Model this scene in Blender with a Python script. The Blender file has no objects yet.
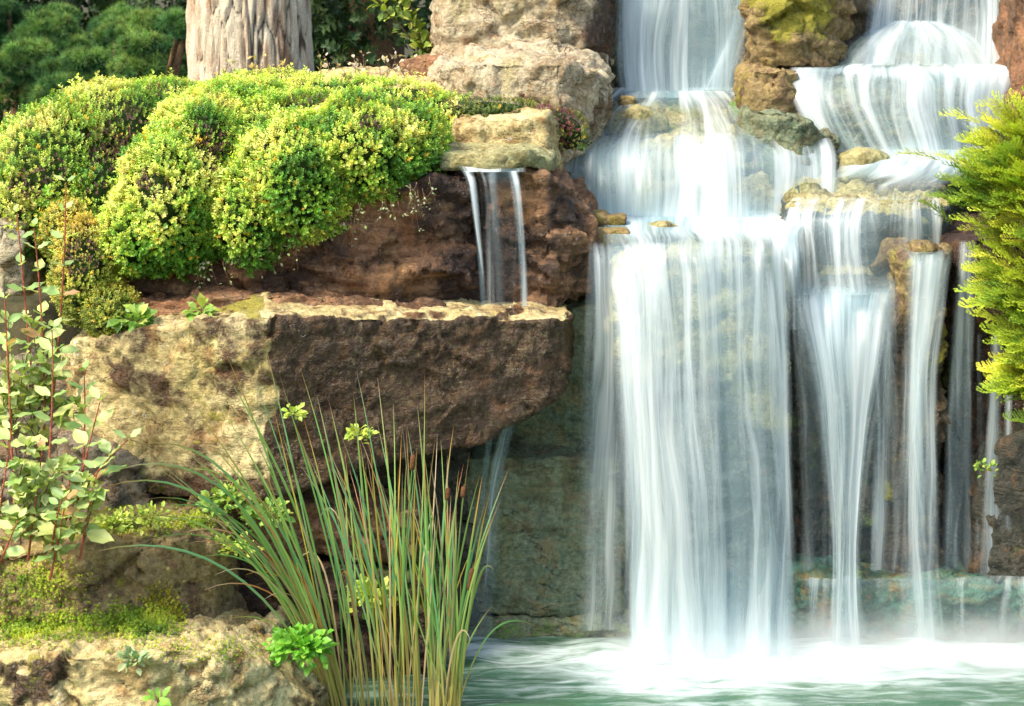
import bpy, math, random
import numpy as np
from mathutils import Vector

# ------------------------------------------------------------------ camera, sky, sun, exposure
scene = bpy.context.scene
C = scene.collection
FPX = 2030.0
TILT = math.atan((353 + 40) / FPX)
CAM_Z = 2.35
cam_d = bpy.data.cameras.new('camera')
cam = bpy.data.objects.new('camera', cam_d)
C.objects.link(cam)
cam.location = (0, 0, CAM_Z)
cam.rotation_euler = (math.pi / 2 - TILT, 0, 0)
cam_d.sensor_width = 36.0
cam_d.lens = 36.0 * FPX / 1024
cam_d.clip_start = 0.1
cam_d.clip_end = 2000
cam_d.dof.use_dof = True
cam_d.dof.focus_distance = 6.9
cam_d.dof.aperture_fstop = 7.0
scene.camera = cam

SUN_EL, SUN_AZ = math.radians(52), math.radians(238)   # azimuth clockwise from +Y: the sun is to the left and a little behind the viewer
world = bpy.data.worlds.new('World')
scene.world = world
world.use_nodes = True
wn = world.node_tree
sky = wn.nodes.new('ShaderNodeTexSky')
sky.sky_type = 'NISHITA'
sky.sun_disc = False
sky.sun_elevation = SUN_EL
sky.sun_rotation = SUN_AZ
sky.air_density = 1.2
sky.dust_density = 2.5
wn.links.new(sky.outputs[0], wn.nodes['Background'].inputs[0])
wn.nodes['Background'].inputs[1].default_value = 0.15
sun_d = bpy.data.lights.new('sun', 'SUN')
sun_d.energy = 2.3
sun_d.angle = math.radians(14)
sun_d.color = (1.0, 0.93, 0.80)
sun = bpy.data.objects.new('sun', sun_d)
C.objects.link(sun)
sdir = Vector((math.sin(SUN_AZ) * math.cos(SUN_EL), math.cos(SUN_AZ) * math.cos(SUN_EL), math.sin(SUN_EL)))
sun.rotation_euler = (-sdir).to_track_quat('-Z', 'Y').to_euler()
sun.location = (-4, -3, 8)

scene.view_settings.view_transform = 'Standard'
scene.view_settings.look = 'None'
scene.view_settings.gamma = 1
scene.view_settings.exposure = 1.55
scene.view_settings.use_curve_mapping = False
scene.render.engine = 'CYCLES'
cy = scene.cycles
cy.use_denoising = True
cy.max_bounces = 8
cy.diffuse_bounces = 3
cy.glossy_bounces = 2
cy.transmission_bounces = 4
cy.transparent_max_bounces = 24
cy.volume_bounces = 2
cy.caustics_reflective = False
cy.caustics_refractive = False
cy.use_adaptive_sampling = True

rng = np.random.default_rng(11)
random.seed(4)

# ------------------------------------------------------------------ helpers
ct, st = math.cos(TILT), math.sin(TILT)

def P(px, py, Y):
    """the point of the place that stands at distance Y in front of the viewer"""
    a = (px - 512) / FPX
    b = (353 - py) / FPX
    dy = ct + b * st
    dz = -st + b * ct
    t = Y / dy
    return np.array((a * t, Y, CAM_Z + dz * t))

def Z(py, Y):
    return P(512, py, Y)[2]

def tag(o, label=None, cat=None, group=None, kind=None):
    if label: o['label'] = label
    if cat: o['category'] = cat
    if group: o['group'] = group
    if kind: o['kind'] = kind
    return o

def empty(name, loc, label, cat, group=None):
    o = bpy.data.objects.new(name, None)
    o.empty_display_size = 0.05
    o.location = loc
    C.objects.link(o)
    return tag(o, label, cat, group)

def mk(name, V, F, mat, parent=None, origin=None, col=None, uv=None, attrs=None, smooth=True):
    """link ONE mesh object; V are world points; F is (n,3) or (n,4) array, or a list of both"""
    V = np.asarray(V, dtype=np.float64)
    org = np.array(origin if origin is not None else (parent.location if parent is not None else (0, 0, 0)), dtype=float)
    me = bpy.data.meshes.new(name)
    Fs = F if isinstance(F, list) else [F]
    Fs = [np.asarray(f, dtype=np.int32) for f in Fs if len(f)]
    nl = sum(f.size for f in Fs)
    nf = sum(len(f) for f in Fs)
    me.vertices.add(len(V)); me.loops.add(nl); me.polygons.add(nf)
    me.vertices.foreach_set('co', (V - org).astype(np.float32).ravel())
    me.loops.foreach_set('vertex_index', np.concatenate([f.ravel() for f in Fs]))
    sizes = np.concatenate([np.full(len(f), f.shape[1], dtype=np.int32) for f in Fs])
    starts = np.concatenate([[0], np.cumsum(sizes)[:-1]]).astype(np.int32)
    me.polygons.foreach_set('loop_start', starts)
    me.polygons.foreach_set('use_smooth', np.full(nf, smooth))
    me.update(calc_edges=True)
    me.validate()
    if col is not None:
        a = me.attributes.new('Col', 'FLOAT_COLOR', 'POINT')
        cc = np.ones((len(V), 4), dtype=np.float32); cc[:, :col.shape[1]] = col
        a.data.foreach_set('color', cc.ravel())
    for k, v in (attrs or {}).items():
        a = me.attributes.new(k, 'FLOAT', 'POINT')
        a.data.foreach_set('value', np.asarray(v, dtype=np.float32))
    if uv is not None:
        l = me.uv_layers.new(name='UVMap')
        vi = np.empty(nl, dtype=np.int32); me.loops.foreach_get('vertex_index', vi)
        l.data.foreach_set('uv', uv[vi].astype(np.float32).ravel())
    me.materials.append(mat)
    o = bpy.data.objects.new(name, me)
    C.objects.link(o)
    if parent is not None:
        o.parent = parent
        o.location = org - np.array(parent.location)
    else:
        o.location = org
    return o

# ---- noise in numpy
def _h(ix, iy, iz, s):
    h = (ix.astype(np.int64) * 374761393 + iy.astype(np.int64) * 668265263 + iz.astype(np.int64) * 2147483647 + int(s) * 1274126177) & 0xffffffff
    h = ((h ^ (h >> 13)) * 1274126177) & 0xffffffff
    h = ((h ^ (h >> 16)) * 2246822519) & 0xffffffff
    h = h ^ (h >> 15)
    return h.astype(np.float64) / 4294967296.0

def vnoise(p, s=0):
    i = np.floor(p); f = p - i; i = i.astype(np.int64)
    f = f * f * f * (f * (f * 6 - 15) + 10)
    r = 0
    for dx in (0, 1):
        wx = f[:, 0] if dx else 1 - f[:, 0]
        for dy in (0, 1):
            wy = f[:, 1] if dy else 1 - f[:, 1]
            for dz in (0, 1):
                wz = f[:, 2] if dz else 1 - f[:, 2]
                r = r + wx * wy * wz * _h(i[:, 0] + dx, i[:, 1] + dy, i[:, 2] + dz, s)
    return r * 2 - 1

def fbm(p, oct=4, s=0, gain=0.5):
    r = 0; a = 1; t = 0
    p = p.copy()
    for k in range(oct):
        r = r + a * vnoise(p, s + k * 17); t += a
        a *= gain; p = p * 2.07 + 3.1
    return r / t * 1.6

def worley(p, s=0):
    i = np.floor(p).astype(np.int64)
    d1 = np.full(len(p), 9.0); d2 = np.full(len(p), 9.0); cid = np.zeros(len(p)); rel = np.zeros((len(p), 3))
    for dx in (-1, 0, 1):
        for dy in (-1, 0, 1):
            for dz in (-1, 0, 1):
                jx, jy, jz = i[:, 0] + dx, i[:, 1] + dy, i[:, 2] + dz
                qx = jx + _h(jx, jy, jz, s); qy = jy + _h(jx, jy, jz, s + 1); qz = jz + _h(jx, jy, jz, s + 2)
                d = (qx - p[:, 0]) ** 2 + (qy - p[:, 1]) ** 2 + (qz - p[:, 2]) ** 2
                m = d < d1
                d2 = np.where(m, d1, np.minimum(d2, d))
                cid = np.where(m, _h(jx, jy, jz, s + 3), cid)
                rel = np.where(m[:, None], p - np.stack([qx, qy, qz], 1), rel)
                d1 = np.where(m, d, d1)
    return np.sqrt(d1), np.sqrt(d2), cid, rel

def facet(w, s):
    d1, d2, cid, rel = worley(w, s)
    gdir = np.stack([np.sin(cid * 91.7), np.sin(cid * 57.3 + 2), np.sin(cid * 133.1 + 4)], 1)
    return (cid - .5) * .7 + (rel * gdir).sum(1) * 1.1, d2 - d1

def sst(a, b, x):
    t = np.clip((x - a) / (b - a), 0, 1)
    return t * t * (3 - 2 * t)

# ---- materials
def new_mat(name):
    m = bpy.data.materials.new(name)
    m.use_nodes = True
    nt = m.node_tree
    for n in list(nt.nodes): nt.nodes.remove(n)
    out = nt.nodes.new('ShaderNodeOutputMaterial')
    return m, nt, out

class G:
    def __init__(s, nt): s.nt = nt
    def n(s, typ, **kw):
        n = s.nt.nodes.new(typ)
        for k, v in kw.items(): setattr(n, k, v)
        return n
    def l(s, a, b): s.nt.links.new(a, b)
    def put(s, sock, v):
        if hasattr(v, 'is_output') or isinstance(v, bpy.types.NodeSocket): s.l(v, sock)
        elif isinstance(v, (tuple, list)) and len(v) == 3 and sock.type == 'RGBA': sock.default_value = (*v, 1)
        else: sock.default_value = v
    def noise(s, vec, scale, detail=4, rough=0.6, dist=0.0):
        n = s.n('ShaderNodeTexNoise'); s.l(vec, n.inputs['Vector'])
        n.inputs['Scale'].default_value = scale; n.inputs['Detail'].default_value = detail
        n.inputs['Roughness'].default_value = rough; n.inputs['Distortion'].default_value = dist
        return n.outputs['Fac']
    def vor(s, vec, scale, feat='F1'):
        n = s.n('ShaderNodeTexVoronoi', feature=feat); s.l(vec, n.inputs['Vector']); n.inputs['Scale'].default_value = scale
        return n.outputs['Distance']
    def mp(s, vec, scale=(1, 1, 1), loc=(0, 0, 0)):
        n = s.n('ShaderNodeMapping'); s.l(vec, n.inputs[0]); n.inputs['Scale'].default_value = scale; n.inputs['Location'].default_value = loc
        return n.outputs[0]
    def math(s, op, a, b=0.5, clamp=False):
        n = s.n('ShaderNodeMath', operation=op); n.use_clamp = clamp
        s.put(n.inputs[0], a); s.put(n.inputs[1], b)
        return n.outputs[0]
    def ss(s, v, a, b):
        n = s.n('ShaderNodeMapRange', interpolation_type='SMOOTHSTEP'); s.put(n.inputs[0], v)
        n.inputs[1].default_value = a; n.inputs[2].default_value = b
        return n.outputs[0]
    def mix(s, f, a, b, typ='MIX'):
        n = s.n('ShaderNodeMix', data_type='RGBA', blend_type=typ)
        s.put(n.inputs[0], f); s.put(n.inputs[6], a); s.put(n.inputs[7], b)
        return n.outputs[2]
    def attr(s, name):
        return s.n('ShaderNodeAttribute', attribute_name=name)

def rock_mat(name, c1, c2, c3, wetc=(.046, .021, .008), moss=(.13, .15, .02), lichen=(.62, .58, .45), bump=1.0, spec_dry=.25):
    m, nt, out = new_mat(name); g = G(nt)
    co = g.n('ShaderNodeTexCoord').outputs['Object']
    big = g.noise(co, 3.2, 6, .62, .4)
    mid = g.noise(co, 11, 6, .68, .3)
    fine = g.noise(co, 60, 5, .7)
    grain = g.noise(co, 230, 3, .7)
    c = g.mix(g.ss(big, .38, .62), c1, c2)
    c = g.mix(g.ss(mid, .5, .68), c, c3)
    # mineral grain
    c = g.mix(g.ss(fine, .25, .75), g.mix(1.0, c, (.5, .46, .42), 'MULTIPLY'), g.mix(1.0, c, (1.25, 1.2, 1.12), 'MULTIPLY'))
    stn = g.noise(g.mp(co, (1, 1, .55), (8, 2, 4)), 5.5, 6, .68, .6)
    c = g.mix(g.math('MULTIPLY', g.ss(stn, .53, .62), .6), c, g.mix(1.0, c, (.55, .42, .26), 'MULTIPLY'))
    c = g.mix(g.math('MULTIPLY', g.ss(stn, .45, .36), .5), c, g.mix(1.0, c, (.72, .74, .40), 'MULTIPLY'))
    # lichen spots
    sp = g.vor(g.mp(co, (1, 1, 1)), 34)
    lm = g.math('MULTIPLY', g.ss(g.math('ADD', sp, g.math('MULTIPLY', fine, .35)), .42, .30), g.ss(g.noise(co, 6, 3), .5, .64))
    c = g.mix(g.math('MULTIPLY', lm, .75), c, lichen)
    a = g.attr('Col'); sep = g.n('ShaderNodeSeparateColor'); g.l(a.outputs['Color'], sep.inputs[0])
    wet, mo, dark = sep.outputs[0], sep.outputs[1], sep.outputs[2]
    # cracks and pits, both coloured darker
    lv = g.math('ABSOLUTE', g.math('SUBTRACT', g.noise(g.mp(co, (1, 1, 2.6), (3, 5, 1)), 4.0, 5, .62, .8), .5))
    crk = g.math('MAXIMUM', g.ss(lv, .0, .011), g.ss(g.noise(co, 5.5, 3), .54, .46))
    band = g.noise(g.mp(co, (1.2, 1.2, 14)), 3, 4, .6, .3)
    c = g.mix(g.math('MULTIPLY', g.ss(band, .5, .66), .35), c, c3)
    wetm = g.ss(g.math('ADD', wet, g.math('MULTIPLY', g.math('SUBTRACT', mid, .5), 1.2)), .35, .65)
    wc = g.mix(g.ss(fine, .4, .72), wetc, g.mix(.16, wetc, c))
    wc = g.mix(g.ss(mid, .52, .75), wc, g.mix(.5, wetc, (.26, .12, .045)))
    c = g.mix(g.math('MULTIPLY', wetm, .985), c, wc)
    mm = g.ss(g.math('ADD', mo, g.math('MULTIPLY', g.math('SUBTRACT', g.noise(co, 18, 6, .75), .5), 1.5)), .42, .62)
    mc = g.mix(g.ss(grain, .35, .65), moss, tuple(min(1, x * 2.1) for x in moss))
    c = g.mix(g.math('MULTIPLY', mm, .9), c, mc)
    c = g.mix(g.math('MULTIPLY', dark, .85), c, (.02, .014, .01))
    pit = g.ss(g.math('ADD', g.noise(co, 42, 4, .75), g.math('MULTIPLY', mid, .5)), .58, .5)
    c = g.mix(g.math('MULTIPLY', pit, .55), c, g.mix(1.0, c, (.35, .3, .25), 'MULTIPLY'))
    c = g.mix(g.math('MULTIPLY', g.math('SUBTRACT', 1.0, crk), .6), c, (.04, .028, .018))
    b = g.n('ShaderNodeBsdfPrincipled')
    g.l(c, b.inputs['Base Color'])
    rough = g.math('SUBTRACT', .85, g.math('MULTIPLY', g.math('MULTIPLY', wetm, g.math('SUBTRACT', 1.0, mm)), .64))
    g.l(rough, b.inputs['Roughness'])
    b.inputs['Specular IOR Level'].default_value = .3
    h = g.math('ADD', g.math('MULTIPLY', mid, .5), g.math('MULTIPLY', fine, .42))
    h = g.math('ADD', h, g.math('MULTIPLY', band, .25))
    h = g.math('ADD', h, g.math('MULTIPLY', grain, .1))
    h = g.math('ADD', h, g.math('MULTIPLY', crk, .22))
    h = g.math('SUBTRACT', h, g.math('MULTIPLY', pit, .16))
    h = g.math('ADD', h, g.math('MULTIPLY', mm, g.math('MULTIPLY', grain, .25)))
    bp = g.n('ShaderNodeBump'); bp.inputs['Strength'].default_value = .9 * bump; bp.inputs['Distance'].default_value = .035
    g.l(h, bp.inputs['Height'])
    g.l(bp.outputs[0], b.inputs['Normal'])
    g.l(b.outputs[0], out.inputs[0])
    return m

def leaf_mat(name, trans=.35, rough=.45, spec=.4):
    m, nt, out = new_mat(name); g = G(nt)
    a = g.attr('Col').outputs['Color']
    b = g.n('ShaderNodeBsdfPrincipled'); g.l(a, b.inputs['Base Color'])
    b.inputs['Roughness'].default_value = rough; b.inputs['Specular IOR Level'].default_value = spec
    t = g.n('ShaderNodeBsdfTranslucent'); g.l(g.mix(1.0, a, (1.1, 1.15, .5), 'MULTIPLY'), t.inputs[0])
    mx = g.n('ShaderNodeMixShader'); mx.inputs[0].default_value = trans
    g.l(b.outputs[0], mx.inputs[1]); g.l(t.outputs[0], mx.inputs[2]); g.l(mx.outputs[0], out.inputs[0])
    return m

def fall_mat(name, f1=13, f2=46, contrast=4.6, col=(.79, .83, .80), vs=.5):
    """silky falling water: white threads with gaps between them"""
    m, nt, out = new_mat(name); g = G(nt)
    uv = g.n('ShaderNodeTexCoord').outputs['UV']
    d = g.attr('dens').outputs['Fac']
    wn_ = g.n('ShaderNodeTexNoise'); g.l(g.mp(uv, (5, 1.1, 1), (5, 5, 0)), wn_.inputs['Vector']); wn_.inputs['Scale'].default_value = 1; wn_.inputs['Detail'].default_value = 2
    off = g.n('ShaderNodeVectorMath', operation='MULTIPLY'); g.l(wn_.outputs['Color'], off.inputs[0]); off.inputs[1].default_value = (.14, .0, 0)
    wa = g.n('ShaderNodeVectorMath', operation='ADD'); g.l(uv, wa.inputs[0]); g.l(off.outputs[0], wa.inputs[1])
    wob = wa.outputs[0]
    n1 = g.noise(g.mp(wob, (f1, vs, 1)), 1, 3, .5)
    n2 = g.noise(g.mp(wob, (f2, vs * 2.4, 1), (7, 3, 0)), 1, 3, .6)
    n3 = g.noise(g.mp(wob, (f1 * .3, vs * .8, 1), (2, 9, 0)), 1, 2, .5)
    n = g.math('ADD', g.math('ADD', g.math('MULTIPLY', n1, .42), g.math('MULTIPLY', n2, .2)), g.math('MULTIPLY', n3, .38))
    al = g.math('ADD', g.math('MULTIPLY', g.math('SUBTRACT', n, .5), contrast), g.math('MULTIPLY', d, .80))
    al = g.math('MAXIMUM', g.ss(al, -.15, 1.25), g.math('MULTIPLY', d, .42))
    ed = g.attr('edge').outputs['Fac']
    al = g.math('MULTIPLY', al, g.ss(g.math('ADD', ed, g.math('MULTIPLY', g.math('SUBTRACT', n, .5), 1.2)), .08, .85))
    al = g.math('MULTIPLY', al, g.ss(d, 0.0, .15))
    al = g.math('MULTIPLY', al, .96)
    c = g.mix(g.ss(n, .35, .62), tuple(x * y for x, y in zip(col, (.46, .70, .80))), col)  # darker blue between the threads: their shade put into the colour
    df = g.n('ShaderNodeBsdfDiffuse'); g.l(c, df.inputs[0])
    tl = g.n('ShaderNodeBsdfTranslucent'); g.l(c, tl.inputs[0])
    bp = g.n('ShaderNodeBump'); bp.inputs['Strength'].default_value = .35; bp.inputs['Distance'].default_value = .02
    g.l(n, bp.inputs['Height']); g.l(bp.outputs[0], df.inputs['Normal'])
    gl = g.n('ShaderNodeBsdfGlossy'); gl.inputs['Roughness'].default_value = .35; gl.inputs[0].default_value = (.9, .95, 1, 1)
    m1 = g.n('ShaderNodeMixShader'); m1.inputs[0].default_value = .4; g.l(df.outputs[0], m1.inputs[1]); g.l(tl.outputs[0], m1.inputs[2])
    m2 = g.n('ShaderNodeMixShader'); m2.inputs[0].default_value = .06; g.l(m1.outputs[0], m2.inputs[1]); g.l(gl.outputs[0], m2.inputs[2])
    tr = g.n('ShaderNodeBsdfTransparent')
    m3 = g.n('ShaderNodeMixShader'); g.l(al, m3.inputs[0]); g.l(tr.outputs[0], m3.inputs[1]); g.l(m2.outputs[0], m3.inputs[2])
    g.l(m3.outputs[0], out.inputs[0])
    return m

M = {}
M['cream'] = rock_mat('pale sandstone', (.60, .51, .26), (.48, .39, .17), (.32, .20, .08), moss=(.20, .17, .025))
M['grey'] = rock_mat('grey sandstone', (.50, .44, .30), (.40, .34, .22), (.33, .22, .12), moss=(.17, .18, .04))
M['red'] = rock_mat('red brown sandstone', (.29, .145, .072), (.13, .075, .042), (.38, .22, .11), wetc=(.032, .018, .012), lichen=(.33, .27, .2), moss=(.07, .09, .02))
M['dark'] = rock_mat('dark wet stone', (.24, .20, .14), (.17, .16, .11), (.26, .17, .09), wetc=(.035, .035, .024), lichen=(.28, .24, .19), moss=(.08, .11, .03))
M['algae'] = rock_mat('algae green wet stone', (.19, .22, .13), (.13, .18, .12), (.26, .22, .10), wetc=(.07, .09, .055), lichen=(.3, .3, .22), moss=(.10, .16, .04))
M['ochre'] = rock_mat('ochre mossy stone', (.34, .25, .10), (.22, .17, .08), (.15, .09, .05), wetc=(.05, .035, .02), lichen=(.5, .42, .16), moss=(.20, .18, .02))
M['yellow'] = rock_mat('yellow stained wet stone', (.44, .39, .18), (.30, .31, .15), (.22, .20, .09), wetc=(.055, .08, .078), lichen=(.42, .42, .28), moss=(.20, .21, .05))
M['teal'] = rock_mat('teal algae stone', (.09, .19, .13), (.05, .14, .11), (.26, .18, .06), wetc=(.03, .07, .05), lichen=(.2, .26, .18), moss=(.08, .16, .04))
M['fall'] = fall_mat('falling water')
M['fall_fine'] = fall_mat('thin falling water', 22, 70, 5.0, vs=.7)
M['flow'] = fall_mat('flowing water', 9, 32, 3.4, vs=1.6)
M['leaf'] = leaf_mat('leaf')
M['leaf_soft'] = leaf_mat('soft leaf', .25, .6, .25)

def bark_mat():
    m, nt, out = new_mat('pine bark'); g = G(nt)
    co = g.n('ShaderNodeTexCoord').outputs['Object']
    s = g.mp(co, (1, 1, .22))
    crack = g.attr('crack').outputs['Fac']
    n = g.noise(s, 26, 6, .65, .4); f = g.noise(co, 120, 4, .7)
    c = g.mix(g.ss(n, .35, .65), (.58, .48, .33), (.72, .63, .46))
    c = g.mix(g.ss(g.noise(s, 9, 3), .5, .7), c, (.36, .22, .13))
    c = g.mix(g.ss(f, .3, .7), g.mix(1., c, (.72, .7, .68), 'MULTIPLY'), c)
    c = g.mix(g.math('MULTIPLY', g.ss(g.attr('plate').outputs['Fac'], .55, .8), .5), c, (.40, .24, .14))
    c = g.mix(g.ss(crack, .45, 1.0), c, (.10, .07, .045))
    b = g.n('ShaderNodeBsdfPrincipled'); g.l(c, b.inputs[0]); b.inputs['Roughness'].default_value = .9; b.inputs['Specular IOR Level'].default_value = .15
    bp = g.n('ShaderNodeBump'); bp.inputs['Strength'].default_value = .9; bp.inputs['Distance'].default_value = .03
    g.l(g.math('ADD', n, g.math('MULTIPLY', f, .3)), bp.inputs['Height']); g.l(bp.outputs[0], b.inputs['Normal']); g.l(b.outputs[0], out.inputs[0])
    return m
M['bark'] = bark_mat()

def plain_mat(name, c1, c2, scale=30, rough=.85):
    m, nt, out = new_mat(name); g = G(nt)
    co = g.n('ShaderNodeTexCoord').outputs['Object']
    n = g.noise(co, scale, 5, .7)
    b = g.n('ShaderNodeBsdfPrincipled'); g.l(g.mix(g.ss(n, .35, .65), c1, c2), b.inputs[0]); b.inputs['Roughness'].default_value = rough; b.inputs['Specular IOR Level'].default_value = .08
    bp = g.n('ShaderNodeBump'); bp.inputs['Strength'].default_value = .8; bp.inputs['Distance'].default_value = .02
    g.l(n, bp.inputs['Height']); g.l(bp.outputs[0], b.inputs['Normal']); g.l(b.outputs[0], out.inputs[0])
    return m
M['soil'] = plain_mat('soil', (.03, .032, .014), (.07, .06, .03), 9)
M['twigs'] = plain_mat('twig mass', (.012, .03, .005), (.03, .05, .01), 60)
M['stem_brown'] = plain_mat('brown stem', (.16, .09, .05), (.28, .18, .1), 60, .7)
M['stem_red'] = plain_mat('red stem', (.33, .06, .04), (.42, .14, .07), 60, .5)
M['cattail'] = plain_mat('cattail brown', (.13, .055, .025), (.22, .1, .045), 200, .95)

# ------------------------------------------------------------------ rock builders
def remesh(V, F, vox):
    me = bpy.data.meshes.new('tmp')
    me.from_pydata([tuple(v) for v in V], [], F)
    o = bpy.data.objects.new('tmp', me); C.objects.link(o)
    md = o.modifiers.new('r', 'REMESH'); md.mode = 'VOXEL'; md.voxel_size = vox
    dg = bpy.context.evaluated_depsgraph_get(); dg.update()
    ev = o.evaluated_get(dg); m2 = ev.to_mesh()
    n = len(m2.vertices); co = np.empty(n * 3, dtype=np.float32); m2.vertices.foreach_get('co', co)
    nf = len(m2.polygons); vi = np.empty(nf * 4, dtype=np.int32); m2.loops.foreach_get('vertex_index', vi)
    ed = np.empty(len(m2.edges) * 2, dtype=np.int32); m2.edges.foreach_get('vertices', ed)
    ev.to_mesh_clear()
    bpy.data.objects.remove(o); bpy.data.meshes.remove(me)
    return co.reshape(-1, 3).astype(float), vi.reshape(-1, 4), ed.reshape(-1, 2)

def vnormals(V, F):
    a = np.cross(V[F[:, 2]] - V[F[:, 0]], V[F[:, 3]] - V[F[:, 1]])
    N = np.zeros_like(V)
    for k in range(4): np.add.at(N, F[:, k], a)
    return N / (np.linalg.norm(N, axis=1, keepdims=True) + 1e-9)

def smooth_v(V, E, it):
    deg = np.bincount(E.ravel(), minlength=len(V)).astype(float)[:, None]
    for _ in range(it):
        S = np.zeros_like(V)
        for k in range(3):
            S[:, k] = np.bincount(E[:, 0], V[E[:, 1], k], len(V)) + np.bincount(E[:, 1], V[E[:, 0], k], len(V))
        V = V * .4 + .6 * S / deg
    return V

def finish_rock(name, V, F, mat, label, vox, amp, rnd, seed, masks, strata, chunk, cat='rock', group=None, freq=1.0):
    V, Q, E = remesh(V, F, vox)
    V = smooth_v(V, E, rnd)
    N = vnormals(V, Q)
    off = np.array((seed * 3.7, seed * 1.3, seed * 2.1))
    p = V + off
    w = p + .05 * np.stack([fbm(p * 4, 3, 5), fbm(p * 4, 3, 9), fbm(p * 4, 3, 13)], 1)
    d = amp * .4 * fbm(p * 2.6 * freq, 4, seed, .5)
    if chunk:
        fa, e = facet(w * np.array((4.2, 4.2, 6.5)) * freq, seed)
        d += chunk * .95 * fa - chunk * .3 * (1 - sst(0, .05, e))
        fa, e = facet(w * np.array((12, 12, 17.0)) * freq, seed + 7)
        d += chunk * .45 * fa - chunk * .15 * (1 - sst(0, .1, e))
        fa, e = facet(w * np.array((31, 31, 42.0)), seed + 9)
        d += chunk * .17 * fa
    if strata:
        zz = w[:, 2] + .06 * w[:, 0] + .03 * fbm(p * 2.5, 2, 3)
        q = np.stack([w[:, 0] * 1.1, w[:, 1] * 1.1, zz * 17], 1)
        d += strata * vnoise(q, seed + 3) + strata * .5 * vnoise(q * np.array((2.5, 2.5, 2.3)), seed + 4)
    d += amp * .1 * fbm(p * 22, 3, seed + 2, .6) - amp * .12 * np.abs(vnoise(p * 34, seed + 5))
    V = V + N * d[:, None]
    N = vnormals(V, Q)
    org = np.array((V[:, 0].mean(), V[:, 1].mean(), V[:, 2].min()))
    if masks is None: wet = np.zeros(len(V)); mo = wet; dk = wet
    else: wet, mo, dk = masks(V, N)
    z0 = np.zeros(len(V))
    col = np.stack([np.clip(z0 + wet, 0, 1), np.clip(z0 + mo, 0, 1), np.clip(z0 + dk, 0, 1), z0 + 1], 1)
    o = mk(name, V, Q, mat, origin=org, col=col)
    tag(o, label, cat, group)
    return o

def rock(name, cols, depth, mat, label, vox=.013, amp=.03, rnd=3, seed=1, masks=None, strata=.0, chunk=.02, rise=0.0, cat='rock', group=None, freq=1.0, shear=0.0):
    """cols: (px, y of the top edge, y of the foot, Y[, Y of the foot]) from left to right"""
    n = len(cols); V = []
    for c in cols:
        yb = c[4] if len(c) > 4 else c[3]
        t = P(c[0], c[1], c[3]); b = P(c[0], c[2], yb)
        b[0] = t[0] if len(c) <= 5 else b[0]
        V += [t, b, t + np.array((shear, depth + 0, rise)), b + np.array((shear, depth + c[3] - yb, 0))]
    F = []
    for i in range(n - 1):
        a = 4 * i; b = a + 4
        F += [(a + 1, b + 1, b, a), (a, b, b + 2, a + 2), (a + 2, b + 2, b + 3, a + 3), (a + 3, b + 3, b + 1, a + 1)]
    e = 4 * (n - 1)
    F += [(0, 2, 3, 1), (e, e + 1, e + 3, e + 2)]
    return finish_rock(name, V, F, M[mat], label, vox, amp, rnd, seed, masks, strata, chunk, cat, group, freq)

def crom(R, nv):
    """Catmull-Rom through rows R (r,nu,3) -> (nv,nu,3)"""
    r = len(R)
    L = np.concatenate([[0], np.cumsum(np.linalg.norm(np.diff(R.mean(1), axis=0), axis=1))])
    ts = np.linspace(0, L[-1], nv)
    out = []
    idx = []
    for t in ts:
        i = min(max(np.searchsorted(L, t, side='right') - 1, 0), r - 2)
        u = (t - L[i]) / (L[i + 1] - L[i])
        p0 = R[i - 1] if i > 0 else 2 * R[0] - R[1]
        p3 = R[i + 2] if i + 2 < r else 2 * R[-1] - R[-2]
        p1, p2 = R[i], R[i + 1]
        s1 = L[i + 1] - L[i]
        s0 = (L[i] - L[i - 1]) if i > 0 else s1
        s2 = (L[i + 2] - L[i + 1]) if i + 2 < r else s1
        m1 = (p2 - p0) / (s0 + s1) * s1
        m2 = (p3 - p1) / (s1 + s2) * s1
        h = (2*u**3-3*u**2+1, u**3-2*u**2+u, -2*u**3+3*u**2, u**3-u**2)
        out.append(h[0] * p1 + h[1] * m1 + h[2] * p2 + h[3] * m2)
        idx.append(i + u)
    return np.array(out), ts, np.array(idx)

def row_pts(row, nu):
    pts = np.array([P(*p) for p in row])
    L = np.concatenate([[0], np.cumsum(np.linalg.norm(np.diff(pts, axis=0), axis=1))])
    t = np.linspace(0, L[-1], nu)
    return np.stack([np.interp(t, L, pts[:, k]) for k in range(3)], 1)

def grid_faces(nv, nu):
    i = np.arange(nv - 1)[:, None] * nu + np.arange(nu - 1)[None, :]
    return np.stack([i, i + nu, i + nu + 1, i + 1], -1).reshape(-1, 4)

def mound(name, rows, mat, label, thick=(0, .25, -.35), inset=.03, seed=1, amp=.03, vox=.014, masks=None, chunk=.02, rnd=3, freq=1.0, strata=0.0, group=None):
    nu, nv = 24, 24
    R = np.array([row_pts(r, nu) for r in rows])
    S, _, _ = crom(R, nv)
    S = S + np.array((0, inset, -inset))
    top = S.reshape(-1, 3); bot = top + np.array(thick)
    V = np.concatenate([top, bot]); m = nu * nv
    g = grid_faces(nv, nu)
    F = [tuple(f) for f in g] + [tuple(f[::-1] + m) for f in g]
    for j in range(nu - 1):
        F.append((j, j + 1, j + 1 + m, j + m)); a = (nv - 1) * nu + j; F.append((a + 1, a, a + m, a + 1 + m))
    for i in range(nv - 1):
        a = i * nu; F.append((a + nu, a, a + m, a + nu + m)); b = a + nu - 1; F.append((b, b + nu, b + nu + m, b + m))
    return finish_rock(name, V, F, M[mat], label, vox, amp, rnd, seed, masks, strata, chunk, 'rock', group, freq)

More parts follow.
